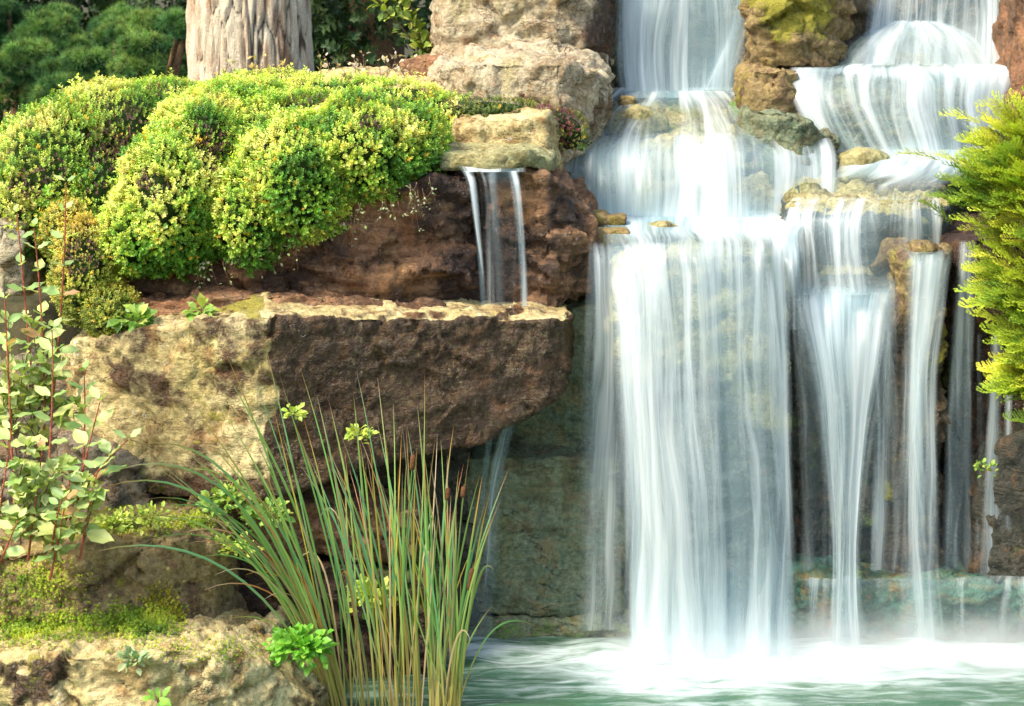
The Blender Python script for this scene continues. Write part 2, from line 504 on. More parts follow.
# ------------------------------------------------------------------ water builder
def sheet(rows, dens, nu=70, nv=50, off=0.0, wob=.008, seed=0, edge=.1, gaps=(), rope=0.0):
    """one curtain of water through rows of points; dens = density of water per row"""
    R = np.array([row_pts(r, nu) for r in rows])
    S, v, idx = crom(R, nv)
    u = np.linspace(0, 1, nu)
    W = np.linalg.norm(R[:, -1] - R[:, 0], axis=1).max()
    D = np.interp(idx, np.arange(len(rows)), dens)[:, None] * np.ones((1, nu))
    ef = np.clip(u / edge * .8, 0, 1) * np.clip((1 - u) / edge * .8, 0, 1)
    E_ = ef[None, :] * np.ones((nv, 1))
    for (u0, u1, v0, v1, k) in gaps:
        vv = v[:, None] / v[-1]; uu = u[None, :]
        m = sst(u0 - .03, u0 + .03, uu) * (1 - sst(u1 - .03, u1 + .03, uu)) * sst(v0 - .06, v0 + .06, vv) * (1 - sst(v1 - .06, v1 + .06, vv))
        D = D * (1 - m) + k * D * m
    uu = np.broadcast_to(u[None, :] * W, (nv, nu)); vv = np.broadcast_to(v[:, None], (nv, nu))
    q = np.stack([uu * 16 + seed * 9.1, vv * 1.2, np.full_like(uu, seed)], -1).reshape(-1, 3)
    q2 = np.stack([uu * 5 + seed * 4.1, vv * 1.6, np.full_like(uu, seed + 5)], -1).reshape(-1, 3)
    w = (vnoise(q, 3) * wob + vnoise(q2, 6) * wob * 2.2).reshape(nv, nu) * sst(0, .12, (v / v[-1]))[:, None]
    S = S + np.array((0, -1, .15)) * (off + w)[..., None]
    uv = np.stack([uu + seed * 3.3, vv + seed * 1.7], -1).reshape(-1, 2)
    return S.reshape(-1, 3), grid_faces(nv, nu), (D.ravel(), E_.ravel()), uv

def waterfall(name, sheets, mat, label, group=None, cat='waterfall'):
    Vs, Fs, Ds, Us = [], [], [], []; n = 0
    for s in sheets:
        V, F, D, U = s
        Vs.append(V); Fs.append(F + n); Ds.append(D); Us.append(U); n += len(V)
    V = np.concatenate(Vs)
    org = np.array((V[:, 0].mean(), V[:, 1].mean(), V[:, 2].min()))
    o = mk(name, V, np.concatenate(Fs), M[mat], origin=org, uv=np.concatenate(Us), attrs={'dens': np.concatenate([d[0] for d in Ds]), 'edge': np.concatenate([d[1] for d in Ds])})
    o.visible_shadow = True
    return tag(o, label, cat, group)

# ------------------------------------------------------------------ leaf builders
LEAF4 = (np.array([(0, 0, 0), (-.32, .5, .07), (0, 1, -.05), (.32, .5, .07)]), np.array([(0, 2, 1), (0, 3, 2)]))
LEAF6 = (np.array([(0, 0, 0), (-.26, .28, .08), (-.3, .62, .08), (0, 1.0, -.12), (.3, .62, .08), (.26, .28, .08), (0, .3, 0), (0, .65, 0)]),
         np.array([(0, 6, 1), (1, 6, 2), (6, 7, 2), (2, 7, 3), (0, 5, 6), (5, 4, 6), (6, 4, 7), (7, 4, 3)]))

def unit(a):
    return a / (np.linalg.norm(a, axis=-1, keepdims=True) + 1e-9)

def frames(dirs, ups):
    y = unit(dirs); x = unit(np.cross(y, ups)); z = np.cross(x, y)
    return np.stack([x, y, z], 1)

def place(tmpl, O, R, s, cols=None, tcol=None):
    """copies of a small template as one mesh's arrays"""
    T, F = tmpl
    n, k = len(O), len(T)
    V = O[:, None, :] + np.einsum('kj,njl->nkl', T, R) * np.asarray(s).reshape(-1, 1, 1)
    FF = (F[None] + (np.arange(n) * k)[:, None, None]).reshape(-1, F.shape[1])
    c = None
    if cols is not None:
        c = np.repeat(cols[:, None, :], k, 1)
        if tcol is not None: c = c * tcol[None]
        c = np.clip(c, 0, 1).reshape(-1, 3)
    return V.reshape(-1, 3), FF, c

def join(parts):
    n = 0; V, F, Cc = [], [], []
    for v, f, c in parts:
        V.append(v); F.append(f + n); Cc.append(c); n += len(v)
    return np.concatenate(V), np.concatenate(F), np.concatenate(Cc)

def sprig_template(nleaf=9, length=1.0, seed=0, spread=.75):
    r = np.random.default_rng(seed)
    t = np.linspace(.15, 1, nleaf)
    O = np.stack([0 * t, t * length, 0 * t], 1)
    ang = np.arange(nleaf) * 2.4
    out = np.stack([np.cos(ang), np.zeros(nleaf), np.sin(ang)], 1)
    d = unit(out * spread + np.array((0, .55, 0)) + r.normal(0, .15, (nleaf, 3)))
    R = frames(d, np.tile((0, 1.0, 0), (nleaf, 1)) + out * -.2)
    V, F, _ = place(LEAF4, O, R, np.full(nleaf, .46) * (1.1 - .35 * t))
    return V, F

def tube(pts, rad, seg=6):
    pts = np.asarray(pts, dtype=float); n = len(pts)
    rad = np.broadcast_to(rad, (n,))
    T = unit(np.gradient(pts, axis=0))
    up = np.array((0.3, 0.2, 1.0)) if abs(T[0][2]) < .9 else np.array((1.0, 0, 0))
    X = unit(np.cross(T, up)); Y = np.cross(T, X)
    a = np.arange(seg) * 2 * math.pi / seg
    V = pts[:, None] + rad[:, None, None] * (np.cos(a)[None, :, None] * X[:, None] + np.sin(a)[None, :, None] * Y[:, None])
    i = np.arange(n - 1)[:, None] * seg; j = np.arange(seg)[None, :]; k = (j + 1) % seg
    F = np.stack([i + j, i + k, i + seg + k, i + seg + j], -1).reshape(-1, 4)
    V = V.reshape(-1, 3)
    cap = np.array([[0, seg - 1, 1, 0]])
    return V, F

def bez(p0, p1, p2, n=12):
    t = np.linspace(0, 1, n)[:, None]
    return (1 - t) ** 2 * np.array(p0) + 2 * t * (1 - t) * np.array(p1) + t ** 2 * np.array(p2)

def rand_unit(n):
    return unit(rng.normal(0, 1, (n, 3)))

def pick_cols(n, base, noise_val, var=.12, hue=.1):
    """base: list of (threshold, colour); choose by noise value per leaf then vary"""
    cols = np.zeros((n, 3))
    th = [b[0] for b in base]
    cs = np.array([b[1] for b in base])
    for k in range(3): cols[:, k] = np.interp(noise_val, th, cs[:, k])
    v = 1 + rng.normal(0, var, (n, 1))
    h = 1 + rng.normal(0, hue, (n, 3)) * np.array((1, .3, .8))
    return np.clip(cols * v * h, .004, .95)

# ================================================================== THE SETTING
def terrain(x, y):
    left = sst(-.35, -1.15, x)                      # 1 on the left bank
    right = sst(1.6, 2.2, x)
    zr = np.interp(y, (-50, 3.0, 6.95, 7.35, 7.75, 8.5, 9.0, 14, 60, 400), (-.35, -.55, -.45, .35, .95, 1.35, 1.62, 1.75, 2.3, 4))
    zl = np.interp(y, (-50, 5.4, 6.0, 6.4, 6.9, 7.4, 8.4, 9.4, 14, 60, 400), (-.35, -.5, -.2, .15, .55, 1.05, 1.3, 1.2, .95, 1.5, 4))
    z = zr * (1 - left) + zl * left
    bank = np.interp(y, (-50, 2, 5, 6.5, 7.2, 8, 9, 400), (-.3, -.3, -.1, .5, 1.1, 1.5, 1.6, 4))
    z = z * (1 - right) + bank * right
    rim = np.maximum(sst(3.2, 5.5, np.abs(x + .3)), sst(3.5, 2.0, y)) * sst(7.5, 6.5, y)
    return z * (1 - rim) + rim * (.12 + .0 * x)
gx = np.concatenate([np.linspace(-400, -8, 16), np.linspace(-7, 7, 130), np.linspace(8, 400, 16)])
gy = np.concatenate([np.linspace(-120, -1, 10), np.linspace(0, 15, 140), np.linspace(16, 400, 24)])
GX, GY = np.meshgrid(gx, gy)
gp = np.stack([GX.ravel(), GY.ravel(), 0 * GX.ravel()], 1)
gz = terrain(gp[:, 0], gp[:, 1]) + .04 * fbm(gp * 2.0, 4, 8)
gp[:, 2] = gz
tag(mk('ground', gp, grid_faces(len(gy), len(gx))[:, ::-1], M['soil']), kind='structure')

# pool water with foam spread out from the foot of the falls
def water_mat():
    m, nt, out = new_mat('pool water'); g = G(nt)
    co = g.n('ShaderNodeTexCoord').outputs['Object']
    fo = g.attr('foam').outputs['Fac']
    a = g.noise(g.mp(co, (2.2, 9, 1)), 1.6, 5, .6, .9)
    b_ = g.noise(g.mp(co, (5, 26, 1), (3, 1, 0)), 1.3, 4, .6, .6)
    n = g.math('ADD', g.math('MULTIPLY', a, .6), g.math('MULTIPLY', b_, .4))
    al = g.math('ADD', g.math('MULTIPLY', g.math('SUBTRACT', n, .5), 3.0), fo, True)
    al = g.ss(al, -.1, 1.25)
    wb = g.n('ShaderNodeBsdfPrincipled')
    g.l(g.mix(g.noise(co, 3, 3), (.014, .07, .05), (.06, .12, .045)), wb.inputs[0])
    wb.inputs['Roughness'].default_value = .12; wb.inputs['Specular IOR Level'].default_value = .5
    bp = g.n('ShaderNodeBump'); bp.inputs['Strength'].default_value = .5; bp.inputs['Distance'].default_value = .03
    g.l(n, bp.inputs['Height']); g.l(bp.outputs[0], wb.inputs['Normal'])
    fb = g.n('ShaderNodeBsdfDiffuse'); fb.inputs[0].default_value = (.50, .57, .55, 1)
    bp2 = g.n('ShaderNodeBump'); bp2.inputs['Strength'].default_value = .25; bp2.inputs['Distance'].default_value = .03
    g.l(n, bp2.inputs['Height']); g.l(bp2.outputs[0], fb.inputs['Normal'])
    mx = g.n('ShaderNodeMixShader'); g.l(g.math('MULTIPLY', al, .93), mx.inputs[0]); g.l(wb.outputs[0], mx.inputs[1]); g.l(fb.outputs[0], mx.inputs[2])
    g.l(mx.outputs[0], out.inputs[0])
    return m
M['water'] = water_mat()
wx = np.linspace(-4.2, 4.2, 360); wy = np.concatenate([np.linspace(2.2, 5.9, 60), np.linspace(5.92, 7.25, 150)])
WX, WY = np.meshgrid(wx, wy)
wp = np.stack([WX.ravel(), WY.ravel(), np.zeros(WX.size)], 1)
X_, Y_ = wp[:, 0], wp[:, 1]
foam = np.zeros(len(wp))
for (px, yy, sx, sy, k) in ((705, 6.62, .42, .26, 1.3), (840, 6.62, .2, .2, 1.2), (925, 6.66, .2, .2, 1.1), (985, 6.66, .3, .2, .95), (490, 6.78, .12, .13, .75), (570, 6.72, .25, .12, .6), (1100, 6.7, .4, .2, .9), (620, 6.6, .3, .2, .6)):
    cx = P(px, 655, yy)[0]
    foam = np.maximum(foam, k * np.exp(-((X_ - cx) / sx) ** 2 * .7 - ((Y_ - yy) / sy) ** 2))
foam -= -.06 + .35 * sst(6.35, 5.6, Y_)
wp[:, 2] = .006 * fbm(np.stack([X_ * 3, Y_ * 9, 0 * X_], 1), 3, 4) * 1.5 + .02 * np.clip(foam, 0, 1) * (1 + fbm(np.stack([X_ * 6, Y_ * 12, 0 * X_], 1), 3, 9))
tag(mk('water', wp, grid_faces(len(wy), len(wx))[:, ::-1], M['water'], attrs={'foam': foam}, origin=(0, 0, 0)), kind='structure')
bpy.data.objects['water'].location.z = -.022

# ================================================================== ROCKS
def X(px, Y, py=353): return P(px, py, Y)[0]
def up(N, a=.35, b=.85): return sst(a, b, N[:, 2])
def msk(wet=0., moss=0., dark=0., mtop=0., wtop=None, mnoise=0.):
    def f(V, N):
        n = fbm(V * 2.7, 3, 31)
        w = wet + 0 * N[:, 0]
        if wtop is not None: w = w * (1 - up(N)) + wtop * up(N)
        return w, moss + mtop * up(N) + mnoise * n, dark + 0 * N[:, 0]
    return f

# --- left bank, the slab that juts out over the pool
xc = X(262, 6.4)
def m_slab(V, N):
    n = fbm(V * 5, 3, 3); t = up(N, .5, .85)
    side = 1.15 * sst(xc - .02, xc + .03, V[:, 0] + .07 * n)
    w = side * (1 - t) + .32 * t * side
    zt = (V[:, 2] - .95)
    w = np.maximum(w, sst(.8, .62, V[:, 2] + .05 * n) * .9)
    mo = .3 * t + .16 * (1 - side) + .6 * fbm(V * 3.1 + 4, 3, 44) * (1 - side) - .1 * side + .25 * sst(0, -.3, V[:, 2] - 1.13) * (1 - side) * np.maximum(n, 0)
    w = np.maximum(w, (1 - side) * .55 * sst(.1, .5, fbm(V * 3.7 + 9, 3, 45)))
    return w, mo - .12, 0 * n
rock('rock_slab', [(58, 352, 408, 6.78), (75, 340, 480, 6.66), (150, 327, 496, 6.52), (250, 317, 505, 6.4), (268, 316, 500, 6.4), (330, 316, 480, 6.47), (400, 317, 460, 6.55), (470, 317, 452, 6.62), (505, 317, 430, 6.66), (545, 317, 410, 6.7), (566, 318, 394, 6.74), (571, 320, 372, 6.8)],
     .75, 'cream', 'big jutting rock slab, pale on its left face and dark wet under its front edge, above the reeds', vox=.0115, amp=.022, rnd=1, seed=3, masks=m_slab, chunk=.013, freq=1.25)

# --- red brown bank above the slab
def m_red(V, N):
    n = fbm(V * 5, 3, 3)
    r = sst(X(440, 6.9), X(475, 6.9), V[:, 0])
    return .32 + .5 * r + .6 * n, .0 + .25 * r * n + .25 * n - .1 + .2 * r * sst(1.4, 1.2, V[:, 2]), 0 * n
rock('rock_bank', [(100, 255, 345, 6.95), (160, 240, 312, 6.9), (230, 225, 308, 6.86), (300, 210, 308, 6.84), (380, 190, 310, 6.84), (440, 178, 310, 6.86), (474, 170, 312, 6.9)],
     .7, 'red', 'reddish brown layered rock under the hanging green shrubs', vox=.0125, amp=.04, rnd=2, seed=5, masks=m_red, chunk=.03, strata=.036)
rock('rock_shelf', [(130, 303, 335, 6.72), (200, 297, 330, 6.7), (290, 292, 325, 6.68), (345, 300, 325, 6.72), (440, 304, 325, 6.8)],
     .3, 'red', 'low narrow brown rock ledge lying along the back of the big slab', vox=.011, amp=.02, rnd=2, seed=6, masks=msk(.3, -.2, mnoise=.4), chunk=.02, strata=.01)
def m_corner(V, N):
    n = fbm(V * 4.5, 3, 7); t = up(N)
    l = sst(X(535, 6.9), X(515, 6.9), V[:, 0])
    e = sst(X(545, 6.9), X(570, 6.9), V[:, 0])
    return (.42 + .6 * n) * (1 - t) + .45 * l, .15 * l + .3 * n - .05 + .22 * t + .3 * e * sst(1.55, 1.3, V[:, 2]), 0 * n
rock('rock_corner', [(455, 166, 312, 6.95), (470, 168, 312, 6.98), (530, 168, 312, 6.96), (548, 172, 312, 6.93), (572, 188, 308, 6.98), (592, 218, 292, 7.05)],
     .75, 'red', 'brown corner boulder with a small waterfall running down its left side', vox=.0115, amp=.035, rnd=2, seed=8, masks=m_corner, chunk=.03)
rock('sandstone_slab', [(440, 152, 171, 6.93), (470, 152, 172, 6.9), (530, 150, 172, 6.9), (556, 158, 176, 6.97)],
     .6, 'yellow', 'thin yellowish stone slab that the small left waterfall spills over', vox=.011, amp=.012, rnd=1, seed=9, masks=msk(.1, .15, wtop=.1, mnoise=.3), chunk=.012)
rock('sandstone_block', [(450, 128, 166, 7.3), (462, 120, 166, 7.22), (546, 117, 168, 7.2), (557, 124, 172, 7.3)],
     .3, 'cream', 'small layered tan sandstone block standing above the small left waterfall', vox=.0105, amp=.012, rnd=1, seed=10, masks=msk(.0, -.1, mnoise=.3), chunk=.014, strata=.016)

# --- the stacked blocks at the top
def m_bold(V, N):
    n = fbm(V * 4, 3, 2)
    r = sst(X(560, 7.6), X(600, 7.6), V[:, 0])
    return .42 * r + .3 * n - .1, .3 * r * n - .05 + .15 * n + .12 * r, 0 * n  # right side greened, and darkened to put its shade into the colour
rock('boulder', [(428, 76, 112, 7.85), (440, 66, 125, 7.75), (470, 62, 155, 7.62), (560, 62, 166, 7.55), (594, 70, 146, 7.68), (612, 78, 118, 7.85)],
     .8, 'grey', 'large pale boulder below the topmost block with a greenish right side coloured darker for its shade', vox=.013, amp=.035, rnd=3, seed=12, masks=m_bold, chunk=.03, rise=.08)
def m_topb(V, N):
    n = fbm(V * 4, 3, 2)
    r = sst(X(568, 8.2), X(590, 8.2), V[:, 0])
    return .85 * r + .3 * n - .12, .1 * n - .1, .15 * r
rock('sandstone_block', [(436, -60, 54, 8.22), (445, -60, 58, 8.15), (560, -60, 62, 8.1), (582, -60, 68, 8.14), (596, -60, 80, 8.2), (614, -60, 100, 8.34)],
     .9, 'grey', 'topmost huge pale sandstone block left of the highest waterfall', vox=.015, amp=.03, rnd=2, seed=13, masks=m_topb, chunk=.028)
rock('flat_stone', [(400, 62, 92, 8.1), (440, 56, 90, 7.95), (482, 54, 80, 7.9)], .4, 'red', 'thin reddish flat stone wedged under the topmost block', vox=.011, amp=.012, rnd=1, seed=14, masks=msk(0, -.1, mnoise=.2), chunk=.012, strata=.01)
rock('flat_stone', [(372, 84, 104, 7.95), (400, 78, 106, 7.8), (432, 80, 108, 7.8)], .35, 'cream', 'low pale stone behind the shrubs at the left end of the large boulder', vox=.011, amp=.015, rnd=2, seed=15, masks=msk(0, -.05, mnoise=.3), chunk=.015)
rock('flat_stone', [(300, 78, 112, 8.1), (340, 72, 112, 8.0), (385, 74, 112, 8.0)], .35, 'cream', 'low pale stone half buried in twigs right of the tree trunk', vox=.011, amp=.015, rnd=2, seed=16, masks=msk(0, .0, mnoise=.3), chunk=.015)

# --- between and beside the high falls
rock('mossy_rock', [(750, -60, 78, 8.3), (765, -60, 72, 8.22), (800, -60, 70, 8.2), (835, -60, 66, 8.25), (852, -60, 56, 8.35)],
     .6, 'ochre', 'tall ochre mossy rock standing between the two high waterfalls', vox=.012, amp=.04, rnd=2, seed=18, masks=msk(.25, .3, mnoise=.9), chunk=.035)
rock('mossy_rock', [(744, 74, 112, 8.02), (752, 68, 114, 7.98), (785, 68, 116, 7.96), (802, 72, 112, 8.02)],
     .35, 'ochre', 'small square ochre rock at the foot of the tall mossy rock', vox=.0115, amp=.02, rnd=2, seed=19, masks=msk(.05, .2, mnoise=.5), chunk=.018)
rock('wet_rock', [(745, 110, 175, 7.82), (775, 108, 180, 7.74), (810, 120, 178, 7.72), (838, 140, 180, 7.8)],
     .4, 'algae', 'rounded green wet rock between the left and right middle cascades', vox=.012, amp=.04, rnd=4, seed=20, masks=msk(.35, .15, mtop=.2, mnoise=.6), chunk=.025)
rock('mossy_stone', [(593, 215, 227, 7.3), (628, 216, 228, 7.28)], .12, 'ochre', 'upper of two little mossy stones beside the lip of the main waterfall', vox=.008, amp=.012, rnd=3, seed=21, masks=msk(0, .4, mnoise=.4), chunk=.008)
rock('mossy_stone', [(594, 231, 247, 7.08), (629, 232, 246, 7.06)], .13, 'ochre', 'lower of two little mossy stones beside the lip of the main waterfall', vox=.008, amp=.012, rnd=3, seed=22, masks=msk(0, .35, mnoise=.4), chunk=.008)
rock('mossy_stone', [(619, 96, 108, 8.1), (636, 97, 108, 8.1)], .1, 'ochre', 'tiny mossy stone at the foot of the highest left waterfall', vox=.008, amp=.01, rnd=3, seed=23, masks=msk(0, .35, mnoise=.4), chunk=.006)
rock('red_rock', [(1026, -40, 100, 8.0), (1040, -40, 130, 7.95), (1130, -40, 130, 7.95)], .5, 'red', 'reddish rock at the right edge beside the upper right cascade', vox=.014, amp=.02, rnd=2, seed=24, masks=msk(.4, 0, mnoise=.4), chunk=.02)
rock('red_rock', [(1012, 92, 125, 7.9), (1030, 90, 150, 7.85), (1120, 90, 300, 7.8)], .5, 'red', 'low reddish rock at the right edge just above the juniper', vox=.014, amp=.02, rnd=2, seed=25, masks=msk(.4, 0, mnoise=.4), chunk=.02)

# --- rock faces behind the high falls
rock('cliff_rock', [(600, -70, 110, 8.62), (640, -70, 110, 8.6), (700, -70, 110, 8.6), (765, -70, 110, 8.62)], .6, 'algae', 'grey green rock face behind the highest left waterfall', vox=.018, amp=.03, rnd=2, seed=30, masks=msk(.5, .1, mnoise=.4), chunk=.03)
rock('cliff_rock', [(840, -70, 90, 8.72), (900, -70, 90, 8.7), (960, -70, 90, 8.7), (1030, -70, 90, 8.7)], .6, 'dark', 'dark grey rock face behind the highest right waterfall', vox=.018, amp=.04, rnd=2, seed=31, masks=msk(.4, .15, mnoise=.5), chunk=.035)

# --- domes under the cascades
def bow(x0, x1, y, Y, e=.15, sag=0, n=7):
    """a row across a rounded step: its ends stand further back"""
    r = []
    for k in range(n):
        t = k / (n - 1) * 2 - 1
        r.append((x0 + (x1 - x0) * (t + 1) / 2, y + sag * t * t, Y + e * abs(t) ** 2.2))
    return r
DOME = [bow(606, 756, 90, 8.55, .0), bow(598, 775, 104, 8.25, .1), bow(578, 802, 122, 8.0, .1), bow(566, 818, 136, 7.84, .1), bow(560, 826, 156, 7.74, .12), bow(558, 828, 190, 7.68, .12), bow(558, 830, 225, 7.64, .12)]
mound('cascade_rock', DOME, 'yellow', 'broad rounded rock under the middle left cascade', seed=33, amp=.05, vox=.014, masks=msk(.3, .1, wtop=-.1, mtop=.15, mnoise=.5), chunk=.03, inset=.03)
RD1 = [bow(880, 945, 24, 8.62, .0), bow(858, 968, 34, 8.5, .05), bow(838, 985, 50, 8.4, .1), bow(826, 995, 68, 8.34, .12), bow(822, 1000, 84, 8.32, .12)]
mound('cascade_rock', RD1, 'yellow', 'dome shaped rock under the highest right cascade', seed=34, amp=.025, vox=.013, masks=msk(.2, .1, mnoise=.4), chunk=.015, thick=(0, .2, -.3))
RD2 = [bow(790, 1016, 62, 8.35, .1), bow(785, 1014, 72, 8.12, .12), bow(787, 1012, 86, 7.98, .14), bow(795, 1008, 110, 7.93, .15), bow(815, 1000, 140, 7.9, .15), bow(835, 1000, 172, 7.88, .15)]
mound('cascade_rock', RD2, 'algae', 'wide stepped rock under the middle right cascade', seed=35, amp=.035, vox=.013, masks=msk(.35, .1, wtop=.0, mtop=.1, mnoise=.5), chunk=.03, thick=(0, .3, -.4))
rock('wet_stone', [(842, 156, 182, 7.72), (865, 150, 186, 7.68), (890, 156, 186, 7.72)], .16, 'yellow', 'rounded yellowish stone in the foam between the right cascades', vox=.011, amp=.02, rnd=5, seed=36, masks=msk(.2, .1, mnoise=.4), chunk=.01)
rock('wet_stone', [(604, 118, 136, 7.98), (640, 108, 140, 7.9), (668, 118, 140, 7.98)], .2, 'yellow', 'rounded yellowish stone showing through the top of the middle left cascade', vox=.011, amp=.02, rnd=5, seed=37, masks=msk(.1, .25, mnoise=.4), chunk=.01)
rock('wet_stone', [(642, 229, 240, 7.26), (665, 223, 240, 7.2), (688, 229, 240, 7.26)], .1, 'yellow', 'low yellowish stone in the foam just above the main waterfall', vox=.01, amp=.015, rnd=4, seed=38, masks=msk(.1, .2, mnoise=.4), chunk=.01)

# --- the great wall behind the main fall
def m_main(V, N):
    n = fbm(V * 4, 3, 2); t = sst(.75, 1.25, V[:, 2] + .08 * n + .22 * sst(X(700, 6.9), X(790, 6.9), V[:, 0]))
    return (.8 + .3 * n) * (1 - t), .12 + .3 * n + .1 * t, 0 * n
rock('cliff_rock', [(608, 262, 640, 7.06, 7.0), (620, 256, 640, 6.98), (650, 254, 640, 6.95), (740, 253, 640, 6.95), (778, 254, 640, 6.97), (790, 260, 640, 7.04)],
     .75, 'yellow', 'tall wet rock face behind the widest main waterfall', vox=.015, amp=.035, rnd=3, seed=40, masks=m_main, chunk=.03)
# --- right side
def m_blk(V, N):
    n = fbm(V * 4, 3, 2); t = up(N, .2, .7)
    return (.9) * (1 - t) + .0 * t, .05 + .4 * n + .15 * t, 0 * n
rock('rock_block', [(783, 226, 300, 7.4), (792, 212, 300, 7.3), (815, 208, 300, 7.26), (870, 209, 300, 7.27), (925, 206, 300, 7.3), (948, 208, 300, 7.4)],
     .55, 'yellow', 'dark fronted block with a yellow top under the short right waterfall', vox=.012, amp=.03, rnd=4, seed=41, masks=m_blk, chunk=.028, rise=.06)
rock('flat_stone', [(898, 184, 197, 7.5), (935, 183, 197, 7.5), (948, 186, 197, 7.55)], .25, 'dark', 'dark flat stone with a wet top beside the juniper tips', vox=.01, amp=.012, rnd=2, seed=42, masks=msk(.3, .2, mtop=.2, mnoise=.4), chunk=.012)
def m_rw(V, N):
    n = fbm(V * 4, 3, 2)
    return .65 + .5 * n, .1 + .45 * n, 0 * n
rock('cliff_rock', [(792, 290, 640, 7.2, 7.12), (830, 288, 640, 7.12, 7.08), (880, 288, 640, 7.14, 7.08), (900, 286, 640, 7.22, 7.12)], .6, 'dark', 'dark rock face behind the fan shaped waterfall right of the main one', vox=.014, amp=.04, rnd=2, seed=43, masks=m_rw, chunk=.035)
def m_pil(V, N):
    n = fbm(V * 4, 3, 2); t = sst(1.0, 1.3, V[:, 2] + .1 * n)
    return .8 * (1 - t) - .1, .1 + .4 * n + .1 * t, 0 * n
rock('rock_pillar', [(892, 262, 640, 7.06), (900, 252, 640, 7.0), (930, 248, 640, 6.98), (952, 254, 640, 7.04)], .4, 'ochre', 'upright rock pillar with a rounded tan top under the narrow right waterfall', vox=.012, amp=.03, rnd=4, seed=44, masks=m_pil, chunk=.03)
rock('cliff_rock', [(945, 240, 640, 7.24, 7.15), (985, 235, 640, 7.18, 7.1), (1040, 235, 640, 7.14, 7.06), (1140, 235, 640, 7.1)], .6, 'red', 'rough brown rock face behind the thin waterfalls at the far right', vox=.014, amp=.045, rnd=1, seed=45, masks=msk(.7, .08, mnoise=.7), chunk=.03)
rock('rock_block', [(975, 470, 580, 7.0), (1000, 440, 585, 6.95), (1060, 430, 590, 6.92)], .35, 'dark', 'brown block low at the right edge behind the falling strands', vox=.013, amp=.03, rnd=2, seed=46, masks=msk(.85, .05, mnoise=.7), chunk=.014)
def m_led(V, N):
    n = fbm(V * 4, 3, 2)
    return .3 + .6 * n, .1 + .5 * n, 0 * n
rock('ledge_rock', [(796, 580, 668, 6.9, 6.86), (860, 575, 668, 6.88, 6.84), (930, 578, 668, 6.88, 6.84), (1000, 590, 668, 6.86), (1100, 590, 668, 6.84)], .35, 'teal', 'long low green ledge at the foot of the right hand waterfalls', vox=.012, amp=.03, rnd=3, seed=47, masks=m_led, chunk=.025)

# --- wall under the overhang
def m_w(V, N):
    n = fbm(V * 4, 3, 2)
    r = sst(X(560, 6.9), X(600, 6.9), V[:, 0] + .04 * n)
    return .5 + .4 * n + .2 * r, .0 + .3 * n + .3 * r, 0 * n
rock('cliff_rock', [(460, 320, 466, 7.16), (520, 316, 466, 7.12), (585, 305, 466, 7.08), (626, 300, 466, 7.12)], .5, 'algae', 'upper green stained wall rock between the jutting slab and the main waterfall', vox=.0125, amp=.03, rnd=2, seed=50, masks=msk(.25, .1, mnoise=.5), chunk=.014, shear=.05)
rock('cliff_rock', [(440, 462, 616, 6.98), (470, 458, 616, 6.95), (560, 456, 616, 6.93), (575, 458, 618, 6.96), (628, 460, 618, 6.98)], .5, 'algae', 'lower brown wet wall block right of the reeds', vox=.0125, amp=.03, rnd=1, seed=51, masks=msk(.34, .0, mnoise=.4), chunk=.014)
rock('ledge_rock', [(430, 617, 672, 6.95, 6.88), (560, 617, 672, 6.93, 6.86), (640, 614, 672, 6.93, 6.86)], .4, 'algae', 'low green ledge at the water line under the brown wall block', vox=.0125, amp=.02, rnd=3, seed=52, masks=msk(.2, .15, mnoise=.5), chunk=.02)

# --- lower left rocks
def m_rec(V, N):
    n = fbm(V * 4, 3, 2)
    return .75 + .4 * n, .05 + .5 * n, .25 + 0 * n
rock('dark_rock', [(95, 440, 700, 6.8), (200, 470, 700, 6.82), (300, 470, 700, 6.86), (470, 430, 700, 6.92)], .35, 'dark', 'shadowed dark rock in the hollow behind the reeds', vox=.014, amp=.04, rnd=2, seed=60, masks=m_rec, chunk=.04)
rock('red_rock', [(150, 500, 545, 6.6), (240, 492, 548, 6.55), (330, 505, 560, 6.52), (420, 512, 560, 6.56)], .3, 'red', 'brown ledge stone with small green plants on top behind the reeds', vox=.012, amp=.025, rnd=2, seed=61, masks=msk(.3, .0, mtop=.1, mnoise=.4), chunk=.025)
rock('red_rock', [(205, 560, 650, 6.5), (225, 548, 660, 6.45), (330, 565, 700, 6.5), (440, 575, 700, 6.55)], .3, 'red', 'dark brown stone low in the hollow behind the reeds', vox=.012, amp=.03, rnd=2, seed=62, masks=msk(.65, .1, mnoise=.6), chunk=.03)
def m_d1(V, N):
    n = fbm(V * 3.5, 3, 2); t = up(N, .3, .8)
    return .25 + .3 * n, .3 + .35 * n + .12 * t - .0, 0 * n
rock('mossy_boulder', [(-60, 556, 660, 6.2), (0, 552, 662, 6.15), (80, 540, 660, 6.1), (170, 532, 655, 6.12), (215, 545, 650, 6.2), (236, 580, 645, 6.32)],
     .5, 'ochre', 'long brown mossy boulder under the leafy plants at the left edge', vox=.0115, amp=.035, rnd=5, seed=63, masks=m_d1, chunk=.025)
def m_d2(V, N):
    n = fbm(V * 4, 3, 2); t = up(N, .2, .8)
    return .46 * (1 - t) + .6 * n * (1 - t), .14 + .45 * n + .08 * t, 0 * n
rock('flat_boulder', [(-60, 668, 790, 5.95), (0, 662, 790, 5.9), (90, 656, 790, 5.86), (150, 650, 790, 5.86), (215, 650, 790, 5.9), (270, 668, 790, 5.96), (322, 702, 790, 6.05)],
     .45, 'cream', 'pale broad boulder in the bottom left corner at the edge of the pool', vox=.0105, amp=.035, rnd=4, seed=64, masks=m_d2, chunk=.025, rise=.02)
